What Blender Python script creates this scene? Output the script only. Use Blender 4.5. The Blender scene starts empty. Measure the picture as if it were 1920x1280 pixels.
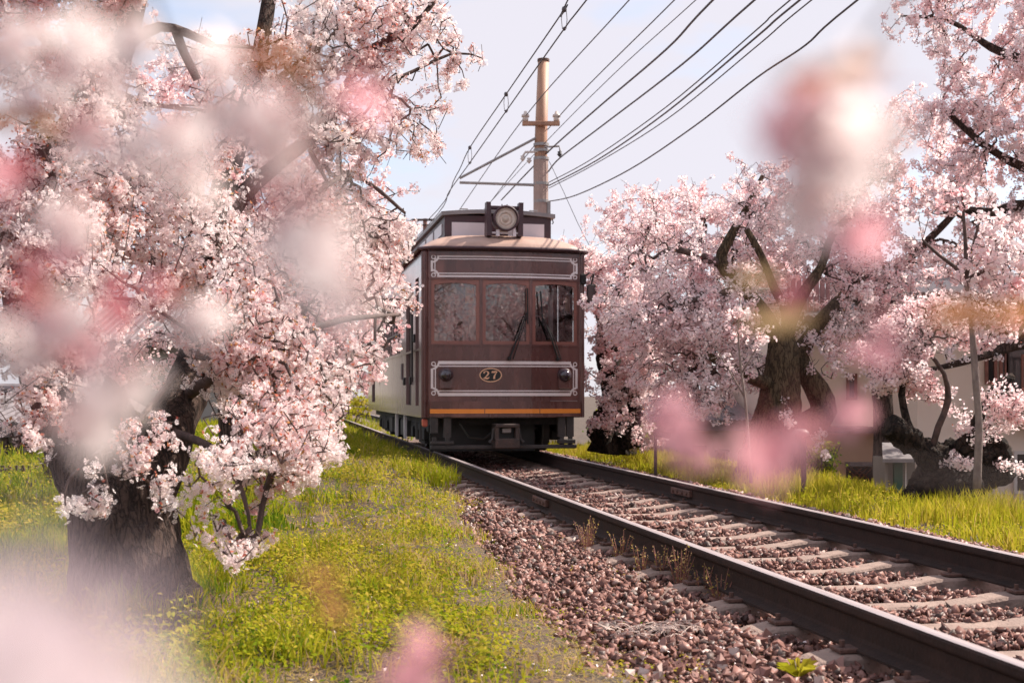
import bpy, math, random
import numpy as np
from mathutils import Vector, Matrix, noise
from mathutils.kdtree import KDTree

# ------------------------------------------------------------------ camera, sky, sun, exposure
FPX, CX, HY, CAMZ = 2350.0, 960.0, 738.0, 1.0        # focal length in photo pixels, principal column, horizon row, eye height
scene = bpy.context.scene
col = scene.collection
cam_d = bpy.data.cameras.new('camera'); cam = bpy.data.objects.new('camera', cam_d); col.objects.link(cam)
cam.location = (0, 0, CAMZ); cam.rotation_euler = (math.radians(90), 0, 0)
cam_d.sensor_width = 36.0; cam_d.lens = 36.0 * FPX / 1920.0
cam_d.shift_y = (HY - 640.0) / 1920.0
cam_d.clip_start = 0.02; cam_d.clip_end = 2000
cam_d.dof.use_dof = True; cam_d.dof.focus_distance = 9.0; cam_d.dof.aperture_fstop = 4.6
scene.camera = cam

SUN_EL, SUN_DIR = math.radians(46), Vector((0.91, 0.40))
SUN_DIR.normalize()
world = bpy.data.worlds.new('World'); scene.world = world; world.use_nodes = True
wn, wl = world.node_tree.nodes, world.node_tree.links
wn.clear()
w_out = wn.new('ShaderNodeOutputWorld'); w_bg = wn.new('ShaderNodeBackground')
sky = wn.new('ShaderNodeTexSky'); sky.sky_type = 'NISHITA'; sky.sun_disc = False
sky.sun_elevation = SUN_EL; sky.sun_rotation = math.atan2(SUN_DIR.x, SUN_DIR.y)
sky.dust_density = 1.5
w_tc = wn.new('ShaderNodeTexCoord'); w_map = wn.new('ShaderNodeMapping'); w_map.inputs['Scale'].default_value = (1.0, 1.0, 2.6)
w_ns = wn.new('ShaderNodeTexNoise'); w_ns.inputs['Scale'].default_value = 4.6; w_ns.inputs['Detail'].default_value = 5; w_ns.inputs['Roughness'].default_value = 0.5
w_rp = wn.new('ShaderNodeValToRGB')
w_rp.color_ramp.elements[0].position = 0.40; w_rp.color_ramp.elements[0].color = (0.38, 0.38, 0.38, 1)
w_rp.color_ramp.elements[1].position = 0.54; w_rp.color_ramp.elements[1].color = (0.97, 0.97, 0.97, 1)
w_mx = wn.new('ShaderNodeMix'); w_mx.data_type = 'RGBA'
w_mx.inputs[7].default_value = (3.80, 3.66, 4.02, 1)       # bright thin cloud, in the sky texture's own units
wl.new(w_tc.outputs['Generated'], w_map.inputs['Vector']); wl.new(w_map.outputs['Vector'], w_ns.inputs['Vector'])
wl.new(w_ns.outputs['Fac'], w_rp.inputs['Fac']); wl.new(w_rp.outputs['Color'], w_mx.inputs[0])
wl.new(sky.outputs['Color'], w_mx.inputs[6]); wl.new(w_mx.outputs[2], w_bg.inputs['Color'])
w_bg.inputs['Strength'].default_value = 0.130
wl.new(w_bg.outputs['Background'], w_out.inputs['Surface'])

sun_d = bpy.data.lights.new('sun', 'SUN'); sun = bpy.data.objects.new('sun', sun_d); col.objects.link(sun)
sun_d.energy = 5.0; sun_d.angle = math.radians(0.6); sun_d.color = (1.0, 0.90, 0.80)
sun.rotation_euler = Vector((SUN_DIR.x * math.cos(SUN_EL), SUN_DIR.y * math.cos(SUN_EL), math.sin(SUN_EL))).to_track_quat('Z', 'Y').to_euler()

vs = scene.view_settings
vs.view_transform = 'Standard'; vs.look = 'None'; vs.gamma = 1.0; vs.use_curve_mapping = False; vs.exposure = 0.82
scene.render.engine = 'CYCLES'
scene.cycles.max_bounces = 10; scene.cycles.transparent_max_bounces = 16; scene.cycles.diffuse_bounces = 8
scene.cycles.transmission_bounces = 8; scene.cycles.caustics_reflective = False; scene.cycles.caustics_refractive = False
try:
    scene.cycles.use_denoising = True; scene.cycles.denoiser = 'OPENIMAGEDENOISE'
except Exception:
    pass

# ------------------------------------------------------------------ helpers
TT = 445.0 / FPX                              # tangent of the track's heading
TH = math.atan(TT); CT, ST = math.cos(TH), math.sin(TH)
TC = 3.069                                    # track centre line: X = TC - TT * Y
RAIL = 0.171                                  # rail top above sleeper top (z = 0)

def P(px, py, Y):
    return Vector(((px - CX) / FPX * Y, Y, CAMZ - (py - HY) / FPX * Y))

def lat(x, y):                                # signed distance from the track centre, right is positive
    return (x - TC + TT * y) * CT

def on_track(e, Y, z=0.0):
    return Vector((TC - TT * Y + e / CT, Y, z))

def tag(o, label=None, cat=None, group=None, kind=None):
    if label: o['label'] = label
    if cat: o['category'] = cat
    if group: o['group'] = group
    if kind: o['kind'] = kind
    return o

def empty(name, loc=(0, 0, 0), rz=0.0, label=None, cat=None, group=None):
    o = bpy.data.objects.new(name, None); col.objects.link(o)
    o.location = loc; o.rotation_euler = (0, 0, rz)
    return tag(o, label, cat, group)

def link(name, me, parent=None, loc=None, rot=None, scale=None):
    o = bpy.data.objects.new(name, me); col.objects.link(o)
    if parent: o.parent = parent
    if loc is not None: o.location = loc
    if rot is not None: o.rotation_euler = rot
    if scale is not None: o.scale = scale if hasattr(scale, '__len__') else (scale,) * 3
    return o

class MB:
    def __init__(s): s.v = []; s.f = []; s.m = []
    def add(s, vs_, fs_, mi=0):
        b = len(s.v); s.v += [tuple(v) for v in vs_]
        s.f += [tuple(i + b for i in f) for f in fs_]; s.m += [mi] * len(fs_); return s
    def box(s, x0, x1, y0, y1, z0, z1, mi=0):
        vs_ = [(x0,y0,z0),(x1,y0,z0),(x1,y1,z0),(x0,y1,z0),(x0,y0,z1),(x1,y0,z1),(x1,y1,z1),(x0,y1,z1)]
        return s.add(vs_, [(0,3,2,1),(4,5,6,7),(0,1,5,4),(1,2,6,5),(2,3,7,6),(3,0,4,7)], mi)
    def bbox(s, x0, x1, y0, y1, z0, z1, b=0.01, mi=0):   # chamfered box: top and bottom edges cut
        def ring(i, z): return [(x0+i,y0+i,z),(x1-i,y0+i,z),(x1-i,y1-i,z),(x0+i,y1-i,z)]
        vs_ = ring(b, z0) + ring(0, z0+b) + ring(0, z1-b) + ring(b, z1)
        fs_ = [(3,2,1,0),(12,13,14,15)]
        for k in range(3):
            for j in range(4): fs_.append((k*4+j, k*4+(j+1)%4, k*4+4+(j+1)%4, k*4+4+j))
        return s.add(vs_, fs_, mi)
    def tube(s, pts, rad, n=8, mi=0, caps=True, fn=None):
        pts = [Vector(p) for p in pts]
        rad = [rad] * len(pts) if not hasattr(rad, '__len__') else rad
        vs_, fs_ = [], []
        up = None
        for i, p in enumerate(pts):
            t = (pts[min(i+1, len(pts)-1)] - pts[max(i-1, 0)]).normalized()
            if up is None:
                up = Vector((0,0,1)) if abs(t.z) < 0.9 else Vector((1,0,0))
            a = (up - t * up.dot(t)).normalized(); b = t.cross(a); up = a
            for k in range(n):
                an = 2*math.pi*k/n
                d = a*math.cos(an) + b*math.sin(an)
                r = rad[i]
                if fn: r = fn(p, d, r, an, i)
                vs_.append(p + d*r)
        for i in range(len(pts)-1):
            for k in range(n):
                fs_.append((i*n+k, i*n+(k+1)%n, (i+1)*n+(k+1)%n, (i+1)*n+k))
        if caps:
            fs_.append(tuple(range(n))[::-1]); fs_.append(tuple((len(pts)-1)*n+k for k in range(n)))
        return s.add(vs_, fs_, mi)
    def lathe(s, prof, c, axis='y', n=24, mi=0):         # prof: (radius, offset along axis)
        c = Vector(c); vs_, fs_ = [], []
        for r, h in prof:
            for k in range(n):
                a = 2*math.pi*k/n
                q = {'y': (r*math.cos(a), h, r*math.sin(a)), 'z': (r*math.cos(a), r*math.sin(a), h), 'x': (h, r*math.cos(a), r*math.sin(a))}[axis]
                vs_.append(c + Vector(q))
        for i in range(len(prof)-1):
            for k in range(n): fs_.append((i*n+k, i*n+(k+1)%n, (i+1)*n+(k+1)%n, (i+1)*n+k))
        return s.add(vs_, fs_, mi)
    def build(s, name, mats, parent=None, smooth=False, loc=None, rot=None):
        me = bpy.data.meshes.new(name); me.from_pydata(s.v, [], s.f)
        for m in (mats if isinstance(mats, (list, tuple)) else [mats]): me.materials.append(m)
        if any(s.m): me.polygons.foreach_set('material_index', s.m)
        if smooth: me.polygons.foreach_set('use_smooth', [True]*len(me.polygons))
        me.update()
        return link(name, me, parent, loc, rot)

def npmesh(name, V, Fs, mats, parent=None, rnd=None, smooth=False, midx=None):
    V = np.asarray(V, dtype=np.float32).reshape(-1, 3)
    Fs = [np.asarray(F, dtype=np.int32) for F in (Fs if isinstance(Fs, list) else [Fs])]
    me = bpy.data.meshes.new(name)
    me.vertices.add(len(V)); me.vertices.foreach_set('co', V.ravel())
    nl = sum(F.size for F in Fs); nf = sum(len(F) for F in Fs)
    me.loops.add(nl); me.loops.foreach_set('vertex_index', np.concatenate([F.ravel() for F in Fs]))
    me.polygons.add(nf)
    st = np.concatenate([np.full(len(F), F.shape[1], dtype=np.int32) for F in Fs])
    me.polygons.foreach_set('loop_start', np.concatenate([[0], np.cumsum(st)[:-1]]).astype(np.int32))
    for m in (mats if isinstance(mats, (list, tuple)) else [mats]): me.materials.append(m)
    if midx is not None: me.polygons.foreach_set('material_index', np.asarray(midx, dtype=np.int32))
    if smooth: me.polygons.foreach_set('use_smooth', np.ones(nf, dtype=bool))
    if rnd is not None:
        at = me.attributes.new('rnd', 'FLOAT', 'FACE'); at.data.foreach_set('value', np.asarray(rnd, dtype=np.float32))
    me.update(calc_edges=True)
    return link(name, me, parent)

# ------------------------------------------------------------------ materials
def newmat(name):
    m = bpy.data.materials.new(name); m.use_nodes = True
    nt = m.node_tree; nt.nodes.clear()
    out = nt.nodes.new('ShaderNodeOutputMaterial')
    return m, nt.nodes, nt.links, out

def ramp(n, stops):
    r = n.new('ShaderNodeValToRGB'); e = r.color_ramp.elements
    while len(e) < len(stops): e.new(0.5)
    for k, (p, c) in enumerate(stops): e[k].position = p; e[k].color = tuple(c) + (1,)
    return r

def pm(name, c1, c2=None, scale=8.0, rough=0.6, bump=0.0, bscale=None, metal=0.0, coat=0.0, stretch=(1,1,1), detail=6, rvar=0.15, spec=0.5, coat_ior=1.5, dirt=None):
    m, n, l, out = newmat(name)
    b = n.new('ShaderNodeBsdfPrincipled')
    tc = n.new('ShaderNodeTexCoord'); mp = n.new('ShaderNodeMapping'); mp.inputs['Scale'].default_value = stretch
    ns = n.new('ShaderNodeTexNoise'); ns.inputs['Scale'].default_value = scale; ns.inputs['Detail'].default_value = detail; ns.inputs['Roughness'].default_value = 0.6
    l.new(tc.outputs['Object'], mp.inputs['Vector']); l.new(mp.outputs['Vector'], ns.inputs['Vector'])
    c2 = c2 or tuple(x*0.75 for x in c1)
    r = ramp(n, [(0.32, c2), (0.68, c1)])
    l.new(ns.outputs['Fac'], r.inputs['Fac'])
    colout = r.outputs['Color']
    if dirt:
        n2 = n.new('ShaderNodeTexNoise'); n2.inputs['Scale'].default_value = dirt[1]; n2.inputs['Detail'].default_value = 8
        l.new(mp.outputs['Vector'], n2.inputs['Vector'])
        r2 = ramp(n, [(0.52, (0,0,0)), (0.72, (1,1,1))]); l.new(n2.outputs['Fac'], r2.inputs['Fac'])
        mx = n.new('ShaderNodeMix'); mx.data_type = 'RGBA'; l.new(r2.outputs['Color'], mx.inputs[0]); l.new(colout, mx.inputs[6]); mx.inputs[7].default_value = tuple(dirt[0]) + (1,)
        colout = mx.outputs[2]
    l.new(colout, b.inputs['Base Color'])
    mr = n.new('ShaderNodeMapRange'); mr.inputs['To Min'].default_value = max(0.02, rough-rvar); mr.inputs['To Max'].default_value = min(1, rough+rvar)
    l.new(ns.outputs['Fac'], mr.inputs['Value']); l.new(mr.outputs['Result'], b.inputs['Roughness'])
    b.inputs['Metallic'].default_value = metal; b.inputs['Coat Weight'].default_value = coat; b.inputs['Coat IOR'].default_value = coat_ior
    b.inputs['Coat Roughness'].default_value = 0.12; b.inputs['Specular IOR Level'].default_value = spec
    if bump:
        nb = n.new('ShaderNodeTexNoise'); nb.inputs['Scale'].default_value = bscale or scale*3; nb.inputs['Detail'].default_value = 8
        l.new(mp.outputs['Vector'], nb.inputs['Vector'])
        bp = n.new('ShaderNodeBump'); bp.inputs['Strength'].default_value = bump; bp.inputs['Distance'].default_value = 0.02
        l.new(nb.outputs['Fac'], bp.inputs['Height']); l.new(bp.outputs['Normal'], b.inputs['Normal'])
    l.new(b.outputs['BSDF'], out.inputs['Surface'])
    return m

def leafmat(name, stops, trans=0.45, gloss=0.0):
    m, n, l, out = newmat(name)
    at = n.new('ShaderNodeAttribute'); at.attribute_name = 'rnd'
    r = ramp(n, stops); l.new(at.outputs['Fac'], r.inputs['Fac'])
    d = n.new('ShaderNodeBsdfDiffuse'); t = n.new('ShaderNodeBsdfTranslucent'); mx = n.new('ShaderNodeMixShader'); mx.inputs[0].default_value = trans
    l.new(r.outputs['Color'], d.inputs['Color']); l.new(r.outputs['Color'], t.inputs['Color'])
    l.new(d.outputs['BSDF'], mx.inputs[1]); l.new(t.outputs['BSDF'], mx.inputs[2])
    o = mx.outputs['Shader']
    if gloss:
        g = n.new('ShaderNodeBsdfGlossy'); g.inputs['Roughness'].default_value = 0.4; g.inputs['Color'].default_value = (1,1,1,1)
        m2 = n.new('ShaderNodeMixShader'); m2.inputs[0].default_value = gloss; l.new(o, m2.inputs[1]); l.new(g.outputs['BSDF'], m2.inputs[2]); o = m2.outputs['Shader']
    l.new(o, out.inputs['Surface'])
    return m

M = {}
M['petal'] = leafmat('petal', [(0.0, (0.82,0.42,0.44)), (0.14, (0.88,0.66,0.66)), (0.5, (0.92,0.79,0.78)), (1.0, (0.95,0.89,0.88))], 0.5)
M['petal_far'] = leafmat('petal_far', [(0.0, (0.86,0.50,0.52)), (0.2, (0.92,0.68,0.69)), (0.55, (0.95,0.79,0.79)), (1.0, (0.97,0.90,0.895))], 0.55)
M['young_leaf'] = leafmat('young_leaf', [(0.0, (0.46,0.12,0.09)), (0.6, (0.66,0.24,0.17)), (1.0, (0.56,0.33,0.10))], 0.55)
M['grass'] = leafmat('grass', [(0.0, (0.06,0.13,0.012)), (0.30, (0.18,0.26,0.018)), (0.58, (0.38,0.37,0.022)), (0.78, (0.48,0.38,0.05)), (1.0, (0.48,0.33,0.20))], 0.45)
def barkmat(name, light, dark, scale, stretch, depth):
    m, n, l, out = newmat(name); b = n.new('ShaderNodeBsdfPrincipled'); b.inputs['Roughness'].default_value = 0.9; b.inputs['Specular IOR Level'].default_value = 0.25
    tc = n.new('ShaderNodeTexCoord'); mp = n.new('ShaderNodeMapping'); mp.inputs['Scale'].default_value = stretch; l.new(tc.outputs['Object'], mp.inputs['Vector'])
    n0 = n.new('ShaderNodeTexNoise'); n0.inputs['Scale'].default_value = scale*0.6; n0.inputs['Detail'].default_value = 6; l.new(mp.outputs['Vector'], n0.inputs['Vector'])
    mxv = n.new('ShaderNodeMix'); mxv.data_type = 'RGBA'; mxv.inputs[0].default_value = 0.30; l.new(mp.outputs['Vector'], mxv.inputs[6]); l.new(n0.outputs['Color'], mxv.inputs[7])
    vo = n.new('ShaderNodeTexVoronoi'); vo.feature = 'DISTANCE_TO_EDGE'; vo.inputs['Scale'].default_value = scale; l.new(mxv.outputs[2], vo.inputs['Vector'])
    r1 = ramp(n, [(0.0, (0.25,0.25,0.25)), (0.16, (1,1,1))]); l.new(vo.outputs['Distance'], r1.inputs['Fac'])
    n1 = n.new('ShaderNodeTexNoise'); n1.inputs['Scale'].default_value = scale*3.5; n1.inputs['Detail'].default_value = 10; n1.inputs['Roughness'].default_value = 0.7; l.new(mp.outputs['Vector'], n1.inputs['Vector'])
    mu = n.new('ShaderNodeMath'); mu.operation = 'MULTIPLY'; l.new(r1.outputs['Color'], mu.inputs[0]); l.new(n1.outputs['Fac'], mu.inputs[1])
    rc = ramp(n, [(0.05, dark), (0.42, tuple(0.5*(a_+c_) for a_, c_ in zip(light, dark))), (0.68, light)]); l.new(mu.outputs[0], rc.inputs['Fac']); l.new(rc.outputs['Color'], b.inputs['Base Color'])
    bp = n.new('ShaderNodeBump'); bp.inputs['Strength'].default_value = 1.0; bp.inputs['Distance'].default_value = depth; l.new(mu.outputs[0], bp.inputs['Height']); l.new(bp.outputs['Normal'], b.inputs['Normal'])
    l.new(b.outputs['BSDF'], out.inputs['Surface']); return m
M['bark'] = barkmat('bark', (0.190,0.125,0.100), (0.012,0.008,0.007), 16, (1.6,1.6,0.30), 0.05)
M['bark_moss'] = barkmat('bark_moss', (0.25,0.175,0.105), (0.030,0.021,0.014), 14, (1.5,1.5,0.4), 0.05)
M['bark_branch'] = pm('bark_branch', (0.135,0.086,0.074), (0.05,0.034,0.030), 12, 0.85, 0.6, 40)
M['bark_pale'] = pm('bark_pale', (0.30,0.24,0.21), (0.15,0.11,0.10), 14, 0.85, 0.6, 40, stretch=(1,1,0.5))
M['bark_dark'] = barkmat('bark_dark', (0.085,0.060,0.046), (0.006,0.005,0.005), 10, (1.2,1.2,0.8), 0.06)
M['soil'] = pm('soil', (0.105,0.064,0.046), (0.045,0.036,0.020), 3.6, 0.95, 0.8, 30)
M['ballast'] = pm('ballast', (0.075,0.042,0.035), (0.03,0.018,0.016), 14, 0.95, 0.9, 60)
M['path_concrete'] = pm('path_concrete', (0.36,0.30,0.26), (0.26,0.22,0.19), 3, 0.9, 0.3, 60)
M['paint'] = pm('maroon_paint', (0.142,0.054,0.046), (0.078,0.030,0.027), 2.2, 0.28, 0.06, 2.5, stretch=(2.2,2.2,0.7), coat=0.45, dirt=((0.20,0.085,0.072), 1.8))
M['side_sheen_paint'] = pm('maroon_with_sheen', (0.27,0.175,0.172), (0.20,0.128,0.126), 2.0, 0.24, 0.05, 3, stretch=(1,2.5,0.6), coat=0.8, coat_ior=1.6)  # maroon lightened in base colour to stand in for grazing reflections
M['paint_dark'] = pm('dark_paint', (0.075,0.030,0.036), (0.045,0.020,0.024), 4, 0.45)
M['frame_brown'] = pm('window_frame_brown', (0.30,0.118,0.088), (0.22,0.082,0.064), 5, 0.38, stretch=(1,1,1), coat=0.3)
M['roof_tan'] = pm('roof_tan', (0.50,0.33,0.26), (0.38,0.24,0.19), 2.2, 0.5, 0.15, 20, stretch=(1,1,1))
M['roof_grey'] = pm('roof_grey', (0.30,0.27,0.27), (0.20,0.185,0.185), 4, 0.5)
M['panel_grey'] = pm('panel_grey', (0.72,0.66,0.68), (0.64,0.58,0.60), 3, 0.35)
M['line_white'] = pm('line_white', (0.86,0.78,0.77), (0.78,0.69,0.68), 6, 0.4)
M['orange'] = pm('orange_stripe', (0.93,0.31,0.045), (0.86,0.27,0.04), 5, 0.35)
M['cream'] = pm('cream_paint', (0.86,0.52,0.33), (0.78,0.45,0.28), 9, 0.45)
M['black'] = pm('black_rubber', (0.014,0.013,0.013), (0.008,0.008,0.008), 9, 0.45)
M['under'] = pm('underframe', (0.024,0.019,0.018), (0.010,0.009,0.009), 5, 0.75, 0.4, 30)
M['under_grey'] = pm('underframe_grey', (0.060,0.050,0.047), (0.035,0.030,0.028), 6, 0.7, 0.3, 40)
M['rust'] = pm('rusty_iron', (0.15,0.075,0.055), (0.07,0.038,0.032), 14, 0.8, 0.5, 50)
M['coupler'] = pm('coupler_iron', (0.085,0.055,0.046), (0.045,0.034,0.031), 8, 0.75, 0.4, 40)
M['rail_side'] = pm('rail_rust', (0.048,0.029,0.024), (0.026,0.017,0.015), 9, 0.8, 0.25, 60, spec=0.2)
M['rail_top'] = pm('rail_steel', (0.52,0.44,0.43), (0.42,0.35,0.34), 6, 0.36, 0.0, metal=0.25, stretch=(12,0.4,1))
M['sleeper'] = pm('sleeper_concrete', (0.34,0.240,0.198), (0.22,0.155,0.128), 7, 0.9, 0.45, 60, dirt=((0.17,0.11,0.09), 6))
M['steel'] = pm('galvanised', (0.36,0.33,0.32), (0.25,0.23,0.225), 8, 0.5, metal=0.3)
M['pole'] = pm('pole_steel', (0.50,0.29,0.19), (0.36,0.185,0.115), 2.0, 0.6, 0.1, 30, stretch=(2,2,0.5), dirt=((0.22,0.10,0.06), 1.4))
M['pole_low'] = pm('pole_sleeve', (0.42,0.30,0.26), (0.32,0.22,0.19), 3.0, 0.7, 0.1, 30)
M['wire'] = pm('wire', (0.11,0.092,0.10), (0.07,0.06,0.066), 9, 0.5)
M['porcelain'] = pm('porcelain', (0.66,0.58,0.52), (0.55,0.45,0.40), 9, 0.25)
M['plaster'] = pm('plaster_cream', (0.88,0.77,0.66), (0.81,0.70,0.60), 1.3, 0.9, 0.15, 60)
M['plaster_pale'] = pm('plaster_pale', (0.80,0.73,0.69), (0.72,0.65,0.61), 1.5, 0.9, 0.15, 60)
M['plaster_tan'] = pm('plaster_tan', (0.62,0.40,0.27), (0.54,0.34,0.23), 2, 0.85)
M['roof_tile'] = pm('roof_tile', (0.20,0.17,0.175), (0.12,0.10,0.105), 6, 0.55, 0.3, 40)
M['roof_red'] = pm('roof_red_tile', (0.42,0.22,0.21), (0.30,0.15,0.145), 5, 0.6, 0.2, 40)
M['wood_dark'] = pm('wood_dark', (0.085,0.052,0.042), (0.045,0.03,0.026), 8, 0.7, 0.2, 40, stretch=(1,1,0.3))
M['wood_red'] = pm('wood_red', (0.30,0.125,0.09), (0.20,0.085,0.062), 8, 0.6, 0.2, 40)
M['white_paint'] = pm('white_paint', (0.74,0.69,0.66), (0.64,0.60,0.57), 6, 0.5)
M['green_post'] = pm('green_paint', (0.045,0.12,0.075), (0.03,0.085,0.055), 5, 0.5)
M['dark_glass'] = pm('dark_window', (0.045,0.040,0.040), (0.025,0.022,0.022), 2, 0.08, coat=0.6)
M['skin'] = pm('skin', (0.50,0.30,0.22), (0.45,0.26,0.19), 9, 0.5)
M['jacket'] = pm('jacket', (0.012,0.012,0.014), (0.008,0.008,0.010), 20, 0.8)
M['shirt'] = pm('shirt', (0.72,0.70,0.68), (0.66,0.64,0.62), 20, 0.8)
M['cab_grey'] = pm('cab_grey', (0.34,0.31,0.28), (0.27,0.245,0.22), 3, 0.6)
M['lens'] = pm('lamp_reflector', (0.86,0.74,0.66), (0.78,0.66,0.58), 4, 0.25, metal=0.1)
M['red_lamp'] = pm('red_lamp', (0.78,0.17,0.11), (0.70,0.14,0.09), 5, 0.3)

def glassmat(name, refl, tint=(0.92,0.95,0.94)):
    m, n, l, out = newmat(name)
    fr = n.new('ShaderNodeFresnel'); fr.inputs['IOR'].default_value = refl
    t = n.new('ShaderNodeBsdfTransparent'); t.inputs['Color'].default_value = tint + (1,)
    g = n.new('ShaderNodeBsdfGlossy'); g.inputs['Roughness'].default_value = 0.015
    mx = n.new('ShaderNodeMixShader'); l.new(fr.outputs['Fac'], mx.inputs[0]); l.new(t.outputs['BSDF'], mx.inputs[1]); l.new(g.outputs['BSDF'], mx.inputs[2])
    l.new(mx.outputs['Shader'], out.inputs['Surface'])
    return m
M['glass'] = glassmat('window_glass', 2.4)
M['lamp_glass'] = glassmat('lamp_glass', 1.25, (0.98,0.97,0.95))

# ------------------------------------------------------------------ ground
def shoulder(Y):                                # width of bare ballast left of the left rail
    return max(0.12, 1.55 - 0.115 * max(Y - 3.5, 0))

def gz(x, y):
    e = lat(x, y)
    n1 = noise.noise(Vector((x*0.55, y*0.55, 3.0))) * 0.06 + noise.noise(Vector((x*1.9, y*1.9, 9.0))) * 0.05
    def sm(a, b, t):
        t = min(max((t-a)/(b-a), 0), 1); return t*t*(3-2*t)
    if e < 0:
        z = -0.10 + 0.10 * sm(1.25, 2.2, -e) + 0.17 * sm(11, 16, y) * sm(0.95, 1.35, -e) + n1 * sm(1.3, 2.4, -e) - 0.35 * sm(7, 14, -e)
    else:
        z = -0.11 + 0.02 * sm(1.15, 1.7, e) + n1 * sm(1.3, 2.4, e) - 0.85 * sm(3.3, 6.0, e)
    return z

def ground():
    xs = np.concatenate([np.linspace(-400, -14, 14)[:-1], np.linspace(-14, 14, 150), np.linspace(14, 400, 14)[1:]])
    ys = np.concatenate([np.linspace(-60, 0, 12)[:-1], np.linspace(0, 24, 150), np.linspace(24, 60, 40)[1:], np.linspace(60, 900, 16)[1:]])
    V = np.array([(x, y, gz(x, y)) for y in ys for x in xs])
    nx = len(xs)
    F = np.array([(j*nx+i, j*nx+i+1, (j+1)*nx+i+1, (j+1)*nx+i) for j in range(len(ys)-1) for i in range(nx-1)])
    o = npmesh('ground', V, F, M['soil'], smooth=True); tag(o, kind='structure')
    return o
ground()

def ballast_bed():
    es = np.linspace(-2.9, 2.3, 44); ys = np.linspace(-3, 70, 260)
    V = []
    for y in ys:
        sh = shoulder(y)
        for e in es:
            lim = -0.78 - sh
            p = on_track(e, y)
            z = -0.095 + 0.012 * noise.noise(Vector((p.x*6, p.y*6, 1)))
            if e < lim + 0.25: z -= 0.30 * min(1, (lim + 0.25 - e) / 0.5)
            if e > 1.1: z += 0.055 * min(1, (e - 1.1) / 0.5) - 0.45 * max(0, e - 1.5)
            V.append((p.x, p.y, z))
    n = len(es)
    F = np.array([(j*n+i, j*n+i+1, (j+1)*n+i+1, (j+1)*n+i) for j in range(len(ys)-1) for i in range(n-1)])
    o = npmesh('ballast_bed', V, F, M['ballast'], smooth=True); tag(o, kind='structure')
    return o
bed = ballast_bed()

# ------------------------------------------------------------------ track
track = empty('railway_track', on_track(0, 10, 0), TH, 'straight railway track with rusty rails and pale sagging sleepers on ballast', 'railway track')
T0 = Vector(track.location)
def tl(Y): return (Y - 10.0) / CT                # distance along the track in the track's own frame
def rail_mesh(me_name):
    # profile (x, z): foot, web, head
    prof = [(-0.062,0.004),(0.062,0.004),(0.062,0.014),(0.016,0.030),(0.010,0.045),(0.010,0.115),(0.030,0.130),(0.033,0.138),(0.033,0.158),(0.027,0.167),(0.014,RAIL),
            (-0.014,RAIL),(-0.027,0.167),(-0.033,0.158),(-0.033,0.138),(-0.030,0.130),(-0.010,0.115),(-0.010,0.045),(-0.016,0.030),(-0.062,0.014)]
    b = MB(); ys = [tl(-4 + k*2.0) for k in range(56)]; n = len(prof)
    vs_ = [(x, y, z) for y in ys for x, z in prof]
    fs_, mi = [], []
    for j in range(len(ys)-1):
        for k in range(n):
            fs_.append((j*n+k, j*n+(k+1)%n, (j+1)*n+(k+1)%n, (j+1)*n+k)); mi.append(1 if k in (9,10,11) else 0)
    b.add(vs_, fs_); b.m = mi
    return b
for s in (-1, 1):
    o = rail_mesh('rail').build('rail', [M['rail_side'], M['rail_top']], track)
    o.location = (s*0.75, 0, 0)
# sleepers: concrete, low in the middle, raised at the rail seats
def sleeper_mesh():
    b = MB(); xs = np.linspace(-1.16, 1.16, 25); vs_, fs_ = [], []
    for x in xs:
        a = abs(x)
        top = -0.040 + 0.038 * min(1, max(0, (a-0.22)/0.34))**1.5 - 0.09*max(0, (a-0.92)/0.24)
        w = 0.074 + 0.020 * min(1, a/0.6)
        vs_ += [(x,-w-0.03,-0.24),(x,-w,top-0.012),(x,-w+0.014,top),(x,w-0.014,top),(x,w,top-0.012),(x,w+0.03,-0.24)]
    n = 6
    for i in range(len(xs)-1):
        for k in range(n-1): fs_.append((i*n+k+1, i*n+k, (i+1)*n+k, (i+1)*n+k+1))
    fs_ += [tuple(range(n)), tuple((len(xs)-1)*n+k for k in range(n))[::-1]]
    b.add(vs_, fs_); return b
sl0 = sleeper_mesh().build('sleeper', M['sleeper'], track)
clip_b = MB().bbox(-0.05,0.05,-0.045,0.045,0.0,0.018,0.004).tube([(0.02,0,0.018),(0.02,0,0.045)],0.012,6)
clip_me = clip_b.build('rail_clip', M['rust'], sl0, loc=(-0.83,0,0.001)); clip_data = clip_me.data
rs = random.Random(4)
yy = tl(1.6) ; k = 0
while yy < tl(62):
    o = sl0 if k == 0 else link('sleeper', sl0.data, track)
    o.location = (rs.uniform(-0.02,0.02), yy + rs.uniform(-0.025,0.025), rs.uniform(-0.006,0.0)); o.rotation_euler = (rs.uniform(-0.02,0.02), 0, rs.uniform(-0.025,0.025))
    if yy < tl(15):
        for x in (-0.83,-0.67,0.67,0.83):
            if k == 0 and x == -0.83: continue
            link('rail_clip', clip_data, o, loc=(x,0,0.001), rot=(0,0,0 if x in (-0.67, 0.83) else math.pi))
    yy += 0.585; k += 1
for s, Y in ((-1, 10.9), (1, 11.6)):
    fp = MB().bbox(-0.014,0.014,-0.27,0.27,0.050,0.112,0.006)
    o = fp.build('fishplate', M['rust'], track, loc=(s*0.75-0.026, tl(Y), 0))
    for q in (-0.2,-0.07,0.07,0.2):
        MB().lathe([(0.0,-0.028),(0.014,-0.028),(0.016,-0.010)],(0,0,0),'x',6).build('bolt', M['rust'], o, loc=(0,q,0.08))

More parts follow.
